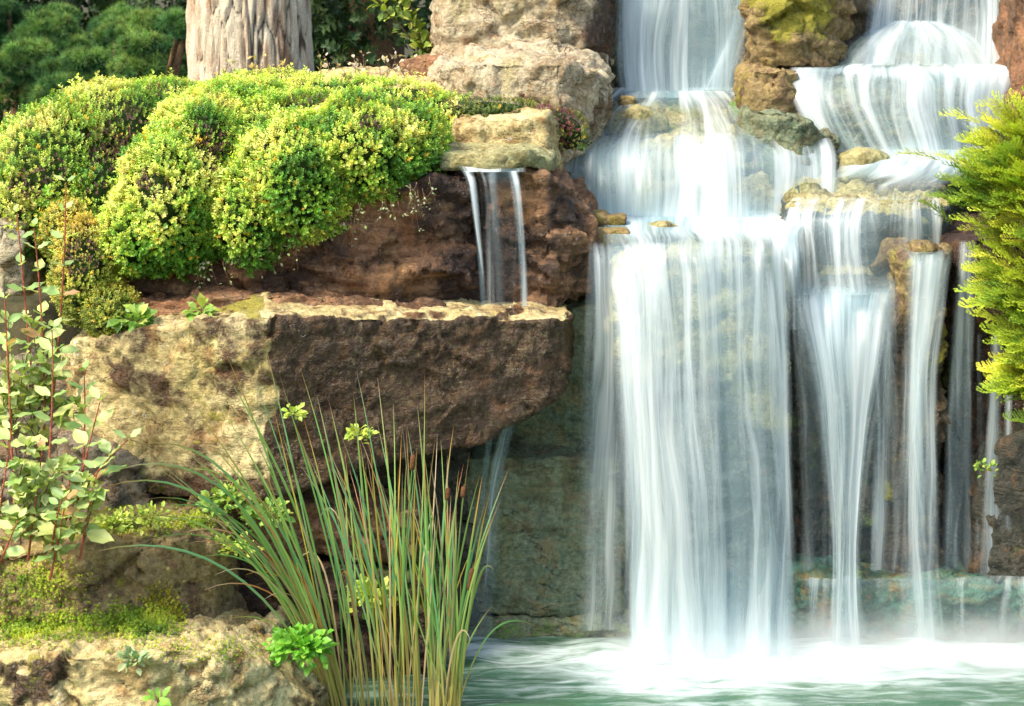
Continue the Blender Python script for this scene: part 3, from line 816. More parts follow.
rock('dark_rock', [(-60, 380, 540, 6.75), (20, 372, 540, 6.7), (75, 380, 540, 6.72)], .4, 'dark', 'dark mossy rock hidden behind the leafy plants at the left edge', vox=.014, amp=.03, rnd=2, seed=65, masks=msk(.3, .2, mnoise=.5), chunk=.03)
rock('pale_post_stone', [(-30, 222, 300, 6.9), (0, 220, 300, 6.85), (26, 226, 300, 6.88)], .3, 'grey', 'upright pale stone at the left edge behind the red stemmed plants', vox=.012, amp=.02, rnd=3, seed=66, masks=msk(0, .1, mnoise=.3), chunk=.02)
rock('dark_rock', [(60, 440, 515, 6.55), (110, 450, 520, 6.5), (150, 480, 525, 6.5)], .3, 'dark', 'small dark rock wedged under the pale end of the jutting slab', vox=.012, amp=.03, rnd=2, seed=67, masks=msk(.3, .2, mnoise=.5), chunk=.03)

# ================================================================== WATERFALLS
def br(x0, x1, y, Y, n=5): return [(x0 + (x1 - x0) * k / (n - 1), y, Y) for k in range(n)]
# highest left
rw = [br(616, 752, -50, 8.5), br(614, 753, -10, 8.46), br(612, 752, 45, 8.42), br(618, 746, 98, 8.38)]
waterfall('waterfall', [sheet(rw, (.75, .7, .6, .75), seed=1, edge=.1, wob=.012), sheet(rw, (.6, .55, .45, .6), seed=2, edge=.15, off=.03, wob=.012),
    sheet([br(735, 753, -20, 8.4), br(722, 751, 30, 8.38), br(690, 735, 90, 8.34)], (.5, .55, .5), seed=3, edge=.3)],
    'fall', 'highest waterfall on the left, a wide white curtain at the top of the picture')
# middle left over dome
DW = [bow(606, 764, 88, 8.5, .0), bow(592, 780, 98, 8.24, .1), bow(570, 808, 114, 7.98, .1), bow(554, 828, 132, 7.79, .1), bow(546, 838, 156, 7.68, .12), bow(545, 840, 190, 7.6, .12), bow(545, 838, 222, 7.57, .12)]
waterfall('waterfall', [sheet(DW, (1.1, .85, .2, .35, .6, .52, .95), nu=110, nv=60, seed=4, off=.02, wob=.014, edge=.04, gaps=((.55, .8, .1, .45, .5), (.8, 1, .3, .8, .6), (.05, .3, .1, .3, .6))),
    sheet(DW[3:], (.0, .5, .45, .9), nu=110, nv=50, seed=5, off=.055, wob=.014, edge=.05)],
    'fall', 'middle left cascade spreading over the broad rounded rock')
# terrace and the main fall
TW = [bow(580, 800, 210, 7.75, .0), bow(592, 796, 220, 7.45, .0), bow(595, 792, 232, 7.12, .02), bow(597, 792, 240, 6.9, .06, 3), bow(601, 790, 252, 6.79, .08, 8), bow(606, 792, 290, 6.74, .07, 4), bow(614, 795, 400, 6.69, .05), bow(622, 798, 540, 6.66, .05), bow(624, 800, 662, 6.64, .05)]
TW2 = [[(a, b, c - .05) for a, b, c in r] for r in TW[3:]]
TW3 = [[(a, b, c - .11) for a, b, c in r] for r in TW[4:]]
VL = [br(586, 634, 240, 6.96), br(586, 636, 262, 6.84), br(582, 640, 330, 6.81), br(574, 644, 470, 6.83), br(566, 646, 630, 6.83)]
waterfall('waterfall', [sheet(TW, (1.5, 1.4, 1.1, .66, .52, .5, .42, .46, .9), nu=130, nv=90, seed=6, wob=.014, edge=.085, off=.012),
    sheet(TW2, (.0, .3, .36, .28, .3, .6), nu=130, nv=70, seed=7, wob=.014, edge=.07),
    sheet(TW3, (.0, .16, .14, .16, .4), nu=120, nv=60, seed=8, wob=.014, edge=.09),
    sheet(VL, (.0, .38, .42, .3, .12), nu=40, nv=50, seed=9, wob=.01, edge=.25),
    sheet([br(622, 636, 470, 6.72), br(600, 640, 476, 6.86), br(590, 642, 500, 6.84), br(590, 645, 612, 6.84)], (.3, .2, .08, .0), nu=30, nv=30, seed=10, edge=.5)],
    'fall', 'widest main waterfall, a tall white veil dropping into the pool')
waterfall('rapids', [sheet([bow(790, 850, 196, 7.5, .03), bow(780, 830, 212, 7.4, .03), bow(772, 812, 226, 7.2, .03), bow(770, 806, 238, 7.0, .03), bow(776, 808, 262, 6.86, .03), bow(784, 806, 330, 6.8)], (.6, .8, .9, .9, .7, .2), nu=40, nv=50, seed=90, edge=.4, wob=.012, off=.02)],
    'flow', 'short white run of water joining the main waterfall from the yellow topped block')
# small left fall
waterfall('waterfall', [
    sheet([br(448, 530, 160, 7.15), br(456, 528, 167, 6.93), br(460, 527, 172, 6.86)], (.35, .45, .4), seed=11, nu=50, nv=20, edge=.12, off=.012),
    sheet([br(460, 474, 171, 6.87), br(466, 478, 185, 6.83), br(474, 483, 240, 6.8), br(479, 487, 306, 6.79)], (.95, .85, .7, .75), nu=16, nv=40, seed=12, edge=.5, wob=.004),
    sheet([br(484, 500, 171, 6.87), br(486, 500, 185, 6.83), br(490, 504, 240, 6.8), br(492, 508, 306, 6.79)], (.7, .5, .3, .3), nu=16, nv=40, seed=13, edge=.5, wob=.004),
    sheet([br(506, 520, 171, 6.87), br(509, 522, 185, 6.83), br(515, 526, 240, 6.8), br(519, 530, 306, 6.79)], (.95, .85, .75, .8), nu=16, nv=40, seed=14, edge=.5, wob=.004),
    sheet([br(474, 520, 171, 6.88), br(478, 520, 185, 6.85), br(484, 524, 306, 6.82)], (.2, .08, .08), nu=30, nv=40, seed=15, edge=.2, wob=.004)],
    'fall_fine', 'small waterfall of three thin strands falling onto the jutting slab')
waterfall('trickle', [
    sheet([br(508, 526, 404, 6.82), br(500, 518, 425, 6.84), br(487, 505, 480, 6.86), br(480, 500, 560, 6.86), br(470, 494, 650, 6.84)], (.75, .65, .45, .3, .3), nu=20, nv=50, seed=16, edge=.3, wob=.004),
    sheet([br(494, 502, 415, 6.84), br(484, 492, 450, 6.85), br(474, 484, 540, 6.86), br(466, 480, 640, 6.84)], (.5, .5, .35, .3), nu=14, nv=50, seed=17, edge=.3, wob=.004)],
    'fall_fine', 'thin trickle slanting down under the overhanging end of the slab')
# upper right
rw = [br(868, 1014, -50, 8.6), br(866, 1014, -5, 8.56), br(862, 1014, 30, 8.52), br(856, 1014, 66, 8.4)]
waterfall('waterfall', [sheet(rw, (.55, .5, .5, .6), seed=20, edge=.06, wob=.012), sheet(rw, (.45, .35, .35, .5), seed=21, edge=.08, off=.03, wob=.012)],
    'fall_fine', 'highest waterfall on the right, thin streaks at the top right corner')
DW = [bow(884, 942, 22, 8.56, .0), bow(860, 968, 33, 8.42, .05), bow(838, 985, 48, 8.3, .1), bow(824, 997, 66, 8.22, .12)]
waterfall('waterfall', [sheet(DW, (.7, .55, .35, .4), nu=80, nv=40, seed=22, off=.02, edge=.08, wob=.01), sheet(DW, (.3, .3, .25, .15), nu=80, nv=40, seed=23, off=.05, edge=.12, wob=.01)],
    'flow', 'fan of white water spreading over the dome at the upper right')
DW = [bow(794, 1014, 64, 8.3, .1), bow(787, 1013, 70, 8.1, .12), bow(785, 1012, 84, 7.93, .14), bow(792, 1008, 108, 7.85, .15), bow(806, 1012, 135, 7.81, .15), bow(826, 1010, 162, 7.79, .15)]
waterfall('waterfall', [sheet(DW, (.1, .95, .5, .4, .45, .85), nu=110, nv=60, seed=24, off=.02, edge=.05, wob=.012, gaps=((.2, .33, .4, .95, .35), (.36, .52, .45, .9, .5))),
    sheet(DW[1:], (.0, .35, .2, .25, .6), nu=110, nv=60, seed=25, off=.05, edge=.08, wob=.012)],
    'fall', 'wide middle right cascade with rounded curtains over the stepped rock')
DW = [bow(838, 985, 150, 7.85, .05), bow(835, 975, 166, 7.66, .05), bow(825, 965, 176, 7.56, .05), bow(800, 950, 186, 7.45, .05), bow(790, 945, 200, 7.3, .08)]
waterfall('rapids', [sheet(DW, (1.0, .9, .75, .5, .25), nu=80, nv=40, seed=26, off=.03, edge=.12, wob=.02, gaps=((.0, .5, .55, 1., .5),))],
    'flow', 'white foaming rapids between the middle right cascade and the yellow topped block')
DW = [bow(792, 942, 196, 7.36, .1), bow(787, 942, 207, 7.22, .1), bow(784, 942, 220, 7.16, .12), bow(786, 940, 250, 7.13, .12), bow(788, 938, 295, 7.11, .12)]
waterfall('waterfall', [sheet(DW, (.0, .35, .45, .36, .4), nu=100, nv=50, seed=27, off=.03, edge=.04, wob=.01, gaps=((.55, .8, .1, .8, .35), (.1, .2, .2, .8, .3))),
    sheet(DW[1:], (.0, .25, .2, .2), nu=100, nv=50, seed=28, off=.055, edge=.06, wob=.01)],
    'fall_fine', 'short streaky waterfall over the dark block with the yellow top')
V1 = [bow(780, 908, 282, 7.24, .05, 4, 5), bow(782, 904, 289, 7.08, .04, 4, 5), bow(784, 902, 302, 6.97, .03, 5, 5), br(796, 892, 350, 6.9), br(814, 876, 430, 6.86), br(828, 862, 540, 6.83), br(824, 868, 662, 6.8)]
V2 = [[(a, b, c - .04) for a, b, c in r] for r in V1[2:]]
V3 = [br(788, 902, 270, 7.16), br(788, 902, 296, 7.02), br(788, 903, 340, 6.97), br(796, 905, 430, 6.98), br(800, 905, 575, 6.96)]
waterfall('waterfall', [sheet(V1, (.0, .75, 1.1, .8, .62, .5, .6), nu=80, nv=80, seed=29, edge=.34, wob=.01), sheet(V2, (.0, .5, .5, .45, .5), nu=80, nv=80, seed=30, edge=.22, wob=.012),
    sheet(V3, (.0, .4, .4, .26, .12), nu=80, nv=60, seed=31, edge=.12, wob=.01)],
    'fall', 'fan shaped waterfall narrowing into one strand right of the main waterfall')
def thread(x0, x1, xe, y0, Y0, w0, w1, w2, d, seed, ye=662, Ye=6.8, n=26, drift=0):
    """one strand: gathers below its lip, then frays and widens on its way down"""
    rows = []
    for k, q in enumerate((0, .03, .12, .3, .6, 1)):
        y = y0 + (ye - y0) * q; c = x0 + (x1 - x0) * min(1, q * 3) if q < .34 else x1 + (xe - x1) * (q - .3) / .7
        w = w0 + (w1 - w0) * min(1, q / .3) if q < .3 else w1 + (w2 - w1) * (q - .3) / .7
        rows.append(br(c - w, c + w, y, Y0 + (0, -.07, -.1, -.13, -.15, -.17)[k] + 0 * drift))
    return sheet(rows, (0, d * .8, d, d * .9, d * .7, d * .45), nu=n, nv=70, seed=seed, edge=.5, wob=.006)
waterfall('waterfall', [sheet([br(892, 958, 244, 7.14), br(896, 956, 252, 6.96), br(900, 954, 264, 6.9), br(902, 944, 300, 6.87), br(900, 938, 350, 6.85), br(896, 944, 450, 6.82), br(888, 955, 662, 6.78)], (.0, .5, .45, .4, .35, .3, .2), nu=60, nv=80, seed=32, edge=.3, wob=.008),
    thread(936, 918, 915, 250, 7.0, 16, 13, 22, .95, 33), thread(918, 915, 925, 252, 7.0, 12, 9, 16, .6, 133), thread(946, 932, 934, 256, 7.0, 7, 6, 10, .5, 134)],
    'fall', 'narrow waterfall running down the front of the upright rock pillar')
waterfall('waterfall', [thread(890, 887, 880, 275, 7.14, 10, 8, 16, .5, 34, 640), thread(876, 878, 874, 300, 7.1, 5, 5, 9, .4, 135, 640)],
    'fall', 'faint thin waterfall between the fan shaped one and the rock pillar')
waterfall('waterfall', [thread(968, 960, 955, 240, 7.2, 11, 15, 24, .8, 35), thread(960, 952, 948, 300, 7.14, 5, 8, 14, .5, 36), thread(972, 968, 968, 280, 7.16, 4, 5, 9, .5, 136)],
    'fall', 'thin long waterfall left of the juniper tips, second from the right')
waterfall('waterfall', [thread(996, 992, 990, 330, 7.12, 9, 10, 16, .7, 37), thread(1010, 1008, 1006, 350, 7.1, 5, 5, 9, .35, 38), thread(980, 981, 980, 330, 7.14, 4, 5, 10, .3, 137)],
    'fall', 'thin far right waterfall dropping from under the juniper')
waterfall('trickle', [sheet([br(800, 1060, 574, 7.0), br(798, 1060, 580, 6.86), br(798, 1060, 590, 6.83), br(798, 1060, 668, 6.79)], (.5, .42, .2, .1), nu=120, nv=40, seed=39, edge=.05, wob=.008)],
    'fall_fine', 'faint film of water sliding over the long low green ledge')

# spray thrown up at the foot of the falls: a soft cloud of droplets
def mist(name, x0, x1, y0, y1, h, dens, label, seed):
    m, nt, out = new_mat(name + ' droplets'); g = G(nt)
    tc = g.n('ShaderNodeTexCoord').outputs['Generated']
    sp = g.n('ShaderNodeSeparateXYZ'); g.l(tc, sp.inputs[0])
    fx = g.math('MULTIPLY', g.ss(sp.outputs[0], 0, .22), g.ss(sp.outputs[0], 1, .78))
    fy = g.math('MULTIPLY', g.ss(sp.outputs[1], 0, .5), g.ss(sp.outputs[1], 1.3, .8))
    ob = g.n('ShaderNodeTexCoord').outputs['Object']
    n = g.noise(g.mp(ob, (3, 3, 5), (seed, 0, 0)), 1.6, 3, .6)
    top = g.ss(g.math('ADD', sp.outputs[2], g.math('MULTIPLY', g.math('SUBTRACT', n, .5), .7)), .85, .0)
    d = g.math('MULTIPLY', g.math('MULTIPLY', fx, fy), g.math('MULTIPLY', g.math('POWER', top, 2.6), dens))
    v = g.n('ShaderNodeVolumeScatter'); v.inputs['Color'].default_value = (.97, .985, 1, 1); v.inputs['Anisotropy'].default_value = .2
    g.l(d, v.inputs['Density']); g.l(v.outputs[0], out.inputs['Volume'])
    V = [(x, y, z) for z in (.004, h) for y in (y0, y1) for x in (x0, x1)]
    F = np.array([(0, 2, 3, 1), (4, 5, 7, 6), (0, 1, 5, 4), (2, 6, 7, 3), (0, 4, 6, 2), (1, 3, 7, 5)])
    o = mk(name, V, F, m, origin=((x0 + x1) / 2, (y0 + y1) / 2, 0), smooth=False)
    m.cycles.volume_step_rate = 1.0
    return tag(o, label, 'spray', kind='stuff')
mist('mist', X(575, 6.5), X(1140, 6.5), 6.25, 6.84, .3, 3.2, 'white spray hanging over the foot of the waterfalls', 1)

# ================================================================== PLANTS
# ---- creeping shrub mounds
SPR = [sprig_template(9, 1.0, k, .8) for k in range(4)]
GREEN = [(-.7, (.08, .21, .018)), (-.25, (.20, .37, .035)), (.15, (.41, .52, .05)), (.5, (.58, .63, .11)), (1.0, (.72, .68, .20))]
# moss cushions, too fine to count
def moss(label, pts, n, size, pal, seed, spread=.05):
    r = np.random.default_rng(seed)
    c = np.array([P(*p) for p in pts]); k = r.integers(0, len(c), n); k2 = np.clip(k + 1, 0, len(c) - 1); t = r.random((n, 1))
    O = c[k] * (1 - t) + c[k2] * t + r.normal(0, 1, (n, 3)) * np.array((spread, spread * .6, spread * .5))
    # drop onto the stones
    dg = bpy.context.evaluated_depsgraph_get(); dg.update()
    keep = []; cam_p = Vector((0, 0, CAM_Z))
    out_n = []
    for q in O:
        d = (Vector(q) - cam_p).normalized()
        hit, loc, nor, idx, ob, _ = scene.ray_cast(dg, cam_p + d * 4.2, d)
        if hit and ('rock' in ob.name or 'boulder' in ob.name or 'slab' in ob.name or 'stone' in ob.name or 'block' in ob.name or 'bank' in ob.name):
            keep.append(loc); out_n.append(nor)
    O = np.array(keep); Nn = np.array(out_n); n = len(O)
    d = unit(Nn + r.normal(0, .6, (n, 3)) + np.array((0, 0, .4)))
    cn = fbm(O * 9, 3, seed) + r.normal(0, .3, n)
    parts = []
    for j in range(4):
        m = (np.arange(n) % 4) == j
        T, F = SPR[j]
        parts.append(place((T, F), O[m], frames(d[m], rand_unit(m.sum())), size * r.uniform(.6, 1.3, m.sum()), pick_cols(n, pal, cn, .14, .06)[m]))
    V, F, cc = join(parts)
    tag(mk('moss', V, F, M['leaf'], origin=O.mean(0), col=cc, smooth=False), label, 'moss', kind='stuff')
MS = [(-.8, (.14, .24, .02)), (0, (.34, .46, .03)), (.6, (.56, .60, .06))]
MOSS_DONE = [
    ('bright green moss along the foot of the mossy boulder', [(0, 632, 6.1), (60, 626, 6.1), (150, 622, 6.1)], 3200, .012, MS, 1, .05),
    ('moss tufts on the face of the mossy boulder', [(0, 600, 6.1), (60, 590, 6.1), (30, 575, 6.1)], 900, .010, MS, 2, .06),
    ('yellow green moss at the right end of the mossy boulder', [(160, 590, 6.1), (165, 615, 6.1)], 500, .012, [(-.8, (.2, .2, .02)), (.6, (.45, .38, .03))], 3, .03),
    ('thin moss on top of the pale corner boulder', [(120, 655, 5.9), (170, 648, 5.9), (230, 650, 5.9)], 420, .009, MS, 4, .05),
    ('moss along the top of the mossy boulder', [(90, 525, 6.1), (150, 525, 6.1), (200, 520, 6.1)], 900, .010, MS, 5, .03)]

for a in MOSS_DONE: moss(*a)

def shrub_mound(name, ells, n, size, label, bare=0.15, pal=GREEN, drop=1.0, seed=0, cut=None, group=None, core=True, gain=1.0, bands=()):
    """ells: ellipsoids (cx,cy,cz,rx,ry,rz) whose joined outside carries the sprigs"""
    r = np.random.default_rng(seed + 100)
    E = np.array(ells, dtype=float)
    area = (E[:, 3] * E[:, 5] + E[:, 3] * E[:, 4]); cnt = (n * area / area.sum()).astype(int)
    Os, Ns = [], []
    for e, c in zip(E, cnt):
        d = unit(r.normal(0, 1, (int(c * 2.2), 3)))
        d = d[(d[:, 1] < .55) & (d[:, 2] > -.75)][:c]
        bump = 1 + .10 * fbm(d * 2.3 + e[:3] * 5, 3, seed) + .05 * fbm(d * 7 + e[:3] * 5, 2, seed + 3)
        p = e[:3] + d * e[3:6] * (bump * (1 - .10 * r.random(len(d)) ** 2))[:, None]
        nn = unit(d / e[3:6])
        Os.append(p); Ns.append(nn)
    O = np.concatenate(Os); Nn = np.concatenate(Ns)
    keep = np.ones(len(O), bool)
    for e in E:
        q = ((O - e[:3]) / e[3:6]); rr = np.linalg.norm(q, axis=1)
        keep &= ~(rr < .86)
    if cut is not None: keep &= cut(O)
    O, Nn = O[keep], Nn[keep]
    n = len(O)
    # bare twiggy patches
    bn = fbm(O * 4.2 + seed, 3, 40 + seed)
    dirs = unit(Nn * 1.0 + np.array((0, -.1, .75)) + r.normal(0, .33, (n, 3)))
    dirs[Nn[:, 2] < .1, 2] -= .25 * drop
    R = frames(dirs, unit(r.normal(0, 1, (n, 3))))
    s = size * r.uniform(.7, 1.25, n)
    isb = bn > np.quantile(bn, 1 - bare) if bare else np.zeros(n, bool)
    for (bx, by, bY, br_) in bands:
        isb |= (np.linalg.norm((O - P(bx, by, bY)) * np.array((1, .7, 1)), axis=1) * (1 + .5 * bn) < br_ * (.5 + .5 * r.random(n)))
    s[isb] *= .62
    st = r.random(n) < .012
    s[st] *= 1.9
    cn = fbm(O * 6 + 3, 4, 60 + seed) * 1.1 + .55 * (dirs[:, 2] - .55) + r.normal(0, .22, n)  # upward sprigs take paler colours: sunlit tops put into the leaf colour
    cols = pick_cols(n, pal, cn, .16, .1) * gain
    cols[isb & (r.random(n) < .55)] = (.16, .075, .06)
    yel = r.random(n) < .02
    cols[yel] = np.array((.62, .40, .03))
    parts = []
    for k in range(4):
        m = (np.arange(n) % 4) == k
        T, F = SPR[k]
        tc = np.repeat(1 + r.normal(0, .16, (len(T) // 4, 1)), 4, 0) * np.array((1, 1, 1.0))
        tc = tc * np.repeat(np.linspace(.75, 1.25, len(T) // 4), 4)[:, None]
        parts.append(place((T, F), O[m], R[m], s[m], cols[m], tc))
    V, F, c = join(parts)
    base = (E[0, 0], E[0, 1], (E[:, 2] - E[:, 5]).min())
    root = empty(name, base, label, 'shrub', group)
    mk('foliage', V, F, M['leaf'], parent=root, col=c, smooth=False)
    if core:
        Vc, Fc = [], []; k0 = 0
        uu, vv = np.meshgrid(np.linspace(0, 2 * math.pi, 28), np.linspace(.05, math.pi - .05, 16))
        for e in E:
            d = np.stack([np.cos(uu) * np.sin(vv), np.sin(uu) * np.sin(vv), np.cos(vv)], -1).reshape(-1, 3)
            Vc.append(e[:3] + d * e[3:6] * .78 * (1 + .1 * fbm(d * 2.3 + e[:3] * 5, 3, seed))[:, None])
            Fc.append(grid_faces(16, 28) + k0); k0 += len(d)
        mk('stems', np.concatenate(Vc), np.concatenate(Fc), M['twigs'], parent=root)
    return root

def ell(px, py, Y, wpx, hpx, ry):
    c = P(px, py, Y); k = Y / FPX
    return (c[0], c[1], c[2], wpx * k, ry, hpx * k)
shrub_mound('creeping_shrub', [ell(300, 182, 6.98, 62, 68, .32), ell(362, 152, 7.05, 72, 54, .32), ell(412, 150, 7.1, 36, 42, .25), ell(252, 218, 6.95, 42, 56, .26), ell(300, 140, 7.28, 90, 46, .3)],
    16000, .0235, 'nearest yellow green shrub mound hanging over the red brown rock', bare=.05, seed=1, bands=[(212, 165, 7.0, .06)])
shrub_mound('creeping_shrub', [ell(178, 205, 7.02, 58, 72, .34), ell(205, 150, 7.25, 50, 56, .35), ell(140, 235, 6.96, 38, 44, .25), ell(245, 118, 7.55, 60, 36, .3), ell(188, 240, 6.98, 34, 40, .22)],
    14500, .0235, 'middle bright green shrub mound between the other two, below the tree trunk', bare=.08, seed=2, bands=[(212, 150, 7.0, .1), (205, 180, 6.9, .06)])
shrub_mound('creeping_shrub', [ell(62, 185, 7.35, 78, 78, .4), ell(118, 140, 7.6, 70, 56, .4), ell(25, 215, 7.25, 50, 70, .35), ell(165, 110, 7.9, 50, 28, .3), ell(110, 205, 7.25, 36, 60, .3)],
    15000, .023, 'leftmost green shrub mound with a dark twiggy patch on its flank', bare=.08, seed=3, bands=[(128, 130, 7.3, .15), (112, 155, 7.2, .14), (105, 180, 7.1, .1)], gain=.95)
shrub_mound('creeping_shrub', [ell(330, 104, 7.75, 70, 26, .3), ell(400, 108, 7.65, 56, 24, .26), ell(270, 98, 7.9, 60, 24, .3), ell(445, 118, 7.5, 30, 20, .2)],
    5200, .022, 'low flat green shrub strip lying behind the mounds in front of the pale stones', bare=.12, seed=4)
PURP = [(-.7, (.06, .10, .02)), (-.1, (.16, .20, .03)), (.15, (.25, .28, .04)), (.4, (.22, .08, .06)), (.75, (.2, .05, .07))]
shrub_mound('creeping_shrub', [ell(490, 112, 7.42, 46, 12, .12), ell(548, 122, 7.38, 26, 15, .12), ell(570, 134, 7.4, 15, 20, .1)],
    1500, .018, 'small green and purple creeping plant draped between the large boulder and the tan block', bare=.3, pal=PURP, seed=5)

# lower-left yellowish feathery plant under the mounds
YEL = [(-.7, (.16, .20, .02)), (-.2, (.36, .38, .05)), (.2, (.50, .46, .08)), (.7, (.56, .44, .08))]
shrub_mound('feathery_plant', [ell(88, 278, 6.85, 34, 60, .16), ell(112, 312, 6.75, 26, 26, .14), ell(70, 235, 6.95, 26, 34, .14)],
    5200, .018, 'yellowish feathery plant hanging below the left shrub mounds', bare=.05, pal=YEL, seed=6)

HG = [(-.8, (.22, .22, .12)), (.2, (.34, .36, .2)), (.8, (.3, .4, .1))]
st_ = []
for k in range(60):
    x = random.uniform(195, 440); y = 272 - .36 * (x - 195) + random.uniform(-12, 6)
    a = P(x, y, 6.76); st_.append((a, a + np.array((0, -.02, -.02)), P(x + random.uniform(-10, 10), y + random.uniform(10, 34), 6.77)))
HST = st_
def hang():
    return twiggy('hanging_twigs', HST, 240, .014, 'pale fringe of little twigs hanging from the shrubs over the red brown rock', 'twigs', HG, 35, srad=.0012, leafspread=.012)
# ---- pine trunk
def trunk():
    Y0 = 9.6; base = P(251, 92, Y0)
    nseg, nh = 260, 200
    th = np.linspace(0, 2 * math.pi, nseg, endpoint=False); hh = np.linspace(-.9, 3.4, nh)
    TH, HH = np.meshgrid(th, hh)
    r0 = .264 * (1 + .16 * np.exp(-np.clip(HH + .15, 0, 9) * 4) - .03 * HH.clip(0))
    p = np.stack([np.cos(TH).ravel() * 1.0, np.sin(TH).ravel() * 1.0, HH.ravel()], 1)
    w = p + .07 * np.stack([fbm(p * np.array((3, 3, 1.6)), 3, 2), fbm(p * np.array((3, 3, 1.6)), 3, 5), 0 * p[:, 0]], 1)
    d1, d2, cid, rel = worley(w * np.array((5.2, 5.2, 3.0)), 12)
    e = d2 - d1
    rid = sst(0, .2, e)
    d1b, d2b, cidb, _ = worley(w * np.array((11, 11, 4.5)), 15)
    r = r0.ravel() * (1 + .03 * fbm(p * 1.5, 2, 4)) + .015 * rid + .008 * (cid - .5) + .005 * (cidb - .5) + .004 * fbm(p * 14, 3, 8)
    V = np.stack([p[:, 0] * r, p[:, 1] * r, HH.ravel()], 1) + base
    i = np.arange(nh - 1)[:, None] * nseg + np.arange(nseg)[None, :]
    j = np.arange(nh - 1)[:, None] * nseg + (np.arange(nseg)[None, :] + 1) % nseg
    F = np.stack([i, j, j + nseg, i + nseg], -1).reshape(-1, 4)
    root = empty('pine_tree', base - np.array((0, 0, .9)), 'thick pine tree with deeply furrowed pale bark standing behind the shrubs', 'tree')
    mk('trunk', V, F, M['bark'], parent=root, attrs={'crack': 1 - sst(0.0, .13, e), 'plate': cid * .7 + cidb * .3})
    return root, base
pine, pbase = trunk()

# needle tufts
def tuft(nn=46, seed=0, up=.35):
    r = np.random.default_rng(seed)
    d = unit(r.normal(0, 1, (nn, 3)) + np.array((0, .8, 0)))
    a = unit(np.cross(d, r.normal(0, 1, (nn, 3))))
    L = r.uniform(.7, 1.0, (nn, 1))
    V = np.stack([d * .05 - a * .028, d * .05 + a * .028, d * L], 1).reshape(-1, 3)
    return V, np.arange(nn * 3).reshape(-1, 3)
TUF = [tuft(44, k) for k in range(4)]
def tuft_cloud(O, dirs, s, cols):
    parts = []
    for k in range(4):
        m = (np.arange(len(O)) % 4) == k
        tc = np.tile(np.array([[.45], [.45], [1.25]]), (44, 1)) * np.ones((1, 3))
        parts.append(place(TUF[k], O[m], frames(dirs[m], rand_unit(m.sum())), s[m], cols[m], tc))
    return join(parts)
def shell_points(E, n, seed, frontbias=True):
    r = np.random.default_rng(seed)
    E = np.array(E); area = E[:, 3] * E[:, 5]; cnt = (n * area / area.sum()).astype(int) + 1
    Os, Ns = [], []
    for e, c in zip(E, cnt):
        d = unit(r.normal(0, 1, (c * 2, 3))); d = d[d[:, 1] < .6][:c]
        q = 1 + .42 * fbm(d * 1.9 + e[:3] * 3, 4, seed) - .25 * r.random(len(d)) ** 2
        Os.append(e[:3] + d * e[3:6] * q[:, None]); Ns.append(d)
    return np.concatenate(Os), np.concatenate(Ns)
# crown of the pine, out of the picture above: it still shades and stands there
Eb = [(pbase[0] + random.uniform(-1.6, 1.6), pbase[1] + random.uniform(.6, 2.6), pbase[2] + random.uniform(4.8, 6.6), .8, .8, .4) for _ in range(9)]
O, Nn = shell_points(Eb, 900, 77)
V, F, c = tuft_cloud(O, unit(Nn + np.array((0, 0, .6))), np.full(len(O), .2), pick_cols(len(O), [(-1, (.03, .07, .02)), (1, (.07, .13, .03))], vnoise(O * 3, 2)))
mk('crown', V, F, M['leaf_soft'], parent=pine, col=c, smooth=False)
for e in Eb[:6]:
    a = pbase + np.array((0, 0, 3.2)); b = np.array(e[:3])
    tv, tf = tube(bez(a, (a + b) / 2 + np.array((0, 0, -.2)), b), np.linspace(.1, .03, 12), 8)
    mk('branch', tv, tf, M['bark'], parent=pine, attrs={'crack': np.full(len(tv), .3)})

# ---- low pines in the background, left of the trunk
PG = [(-.8, (.02, .07, .025)), (-.1, (.05, .14, .045)), (.35, (.11, .23, .06)), (.8, (.22, .34, .08))]
def bush_pine(name, ells, n, size, label, seed, stems):
    E = ells
    O, Nn = shell_points(E, n, seed)
    dirs = unit(Nn + np.array((0, -.2, .9)) + rng.normal(0, .25, (len(O), 3)))
    cn = fbm(O * 2.2, 3, seed) * .8 + .55 * Nn[:, 2] + rng.normal(0, .15, len(O))  # upper tufts take lighter greens: lit tops and shaded undersides in the colour
    V, F, c = tuft_cloud(O, dirs, size * rng.uniform(.8, 1.2, len(O)), pick_cols(len(O), PG, cn + .1, .3, .12))
    base = np.array((np.mean([e[0] for e in E]), np.mean([e[1] for e in E]) + .1, min(e[2] - e[5] for e in E) - .3))
    root = empty(name, base, label, 'tree')
    mk('crown', V, F, M['leaf_soft'], parent=root, col=c, smooth=False)
    Vs, Fs, n0 = [], [], 0
    for k in range(stems):
        e = E[k % len(E)]
        b = np.array(e[:3]) + np.array((random.uniform(-.1, .1), .0, 0)); a = base + np.array((random.uniform(-.15, .15), 0, 0))
        tv, tf = tube(bez(a, (a + b) / 2 + np.array((0, 0, -.15)), b), np.linspace(.045, .015, 12), 6)
        Vs.append(tv); Fs.append(tf + n0); n0 += len(tv)
    mk('trunk', np.concatenate(Vs), np.concatenate(Fs), M['stem_brown'], parent=root)
def clumps(cells, Y, k=1.0):
    out = []
    for (px, py, w, h) in cells:
        yy = Y + random.uniform(-.4, .4)
        out.append(ell(px, py, yy, w * k, h * k, w * k * yy / FPX * .8))
    return out
def many(x0, x1, y0, y1, n, w=(13, 24)):
    return [(random.uniform(x0, x1), y0 + (y1 - y0) * (k + random.random()) / n, random.uniform(*w), random.uniform(7, 12)) for k in range(n)]
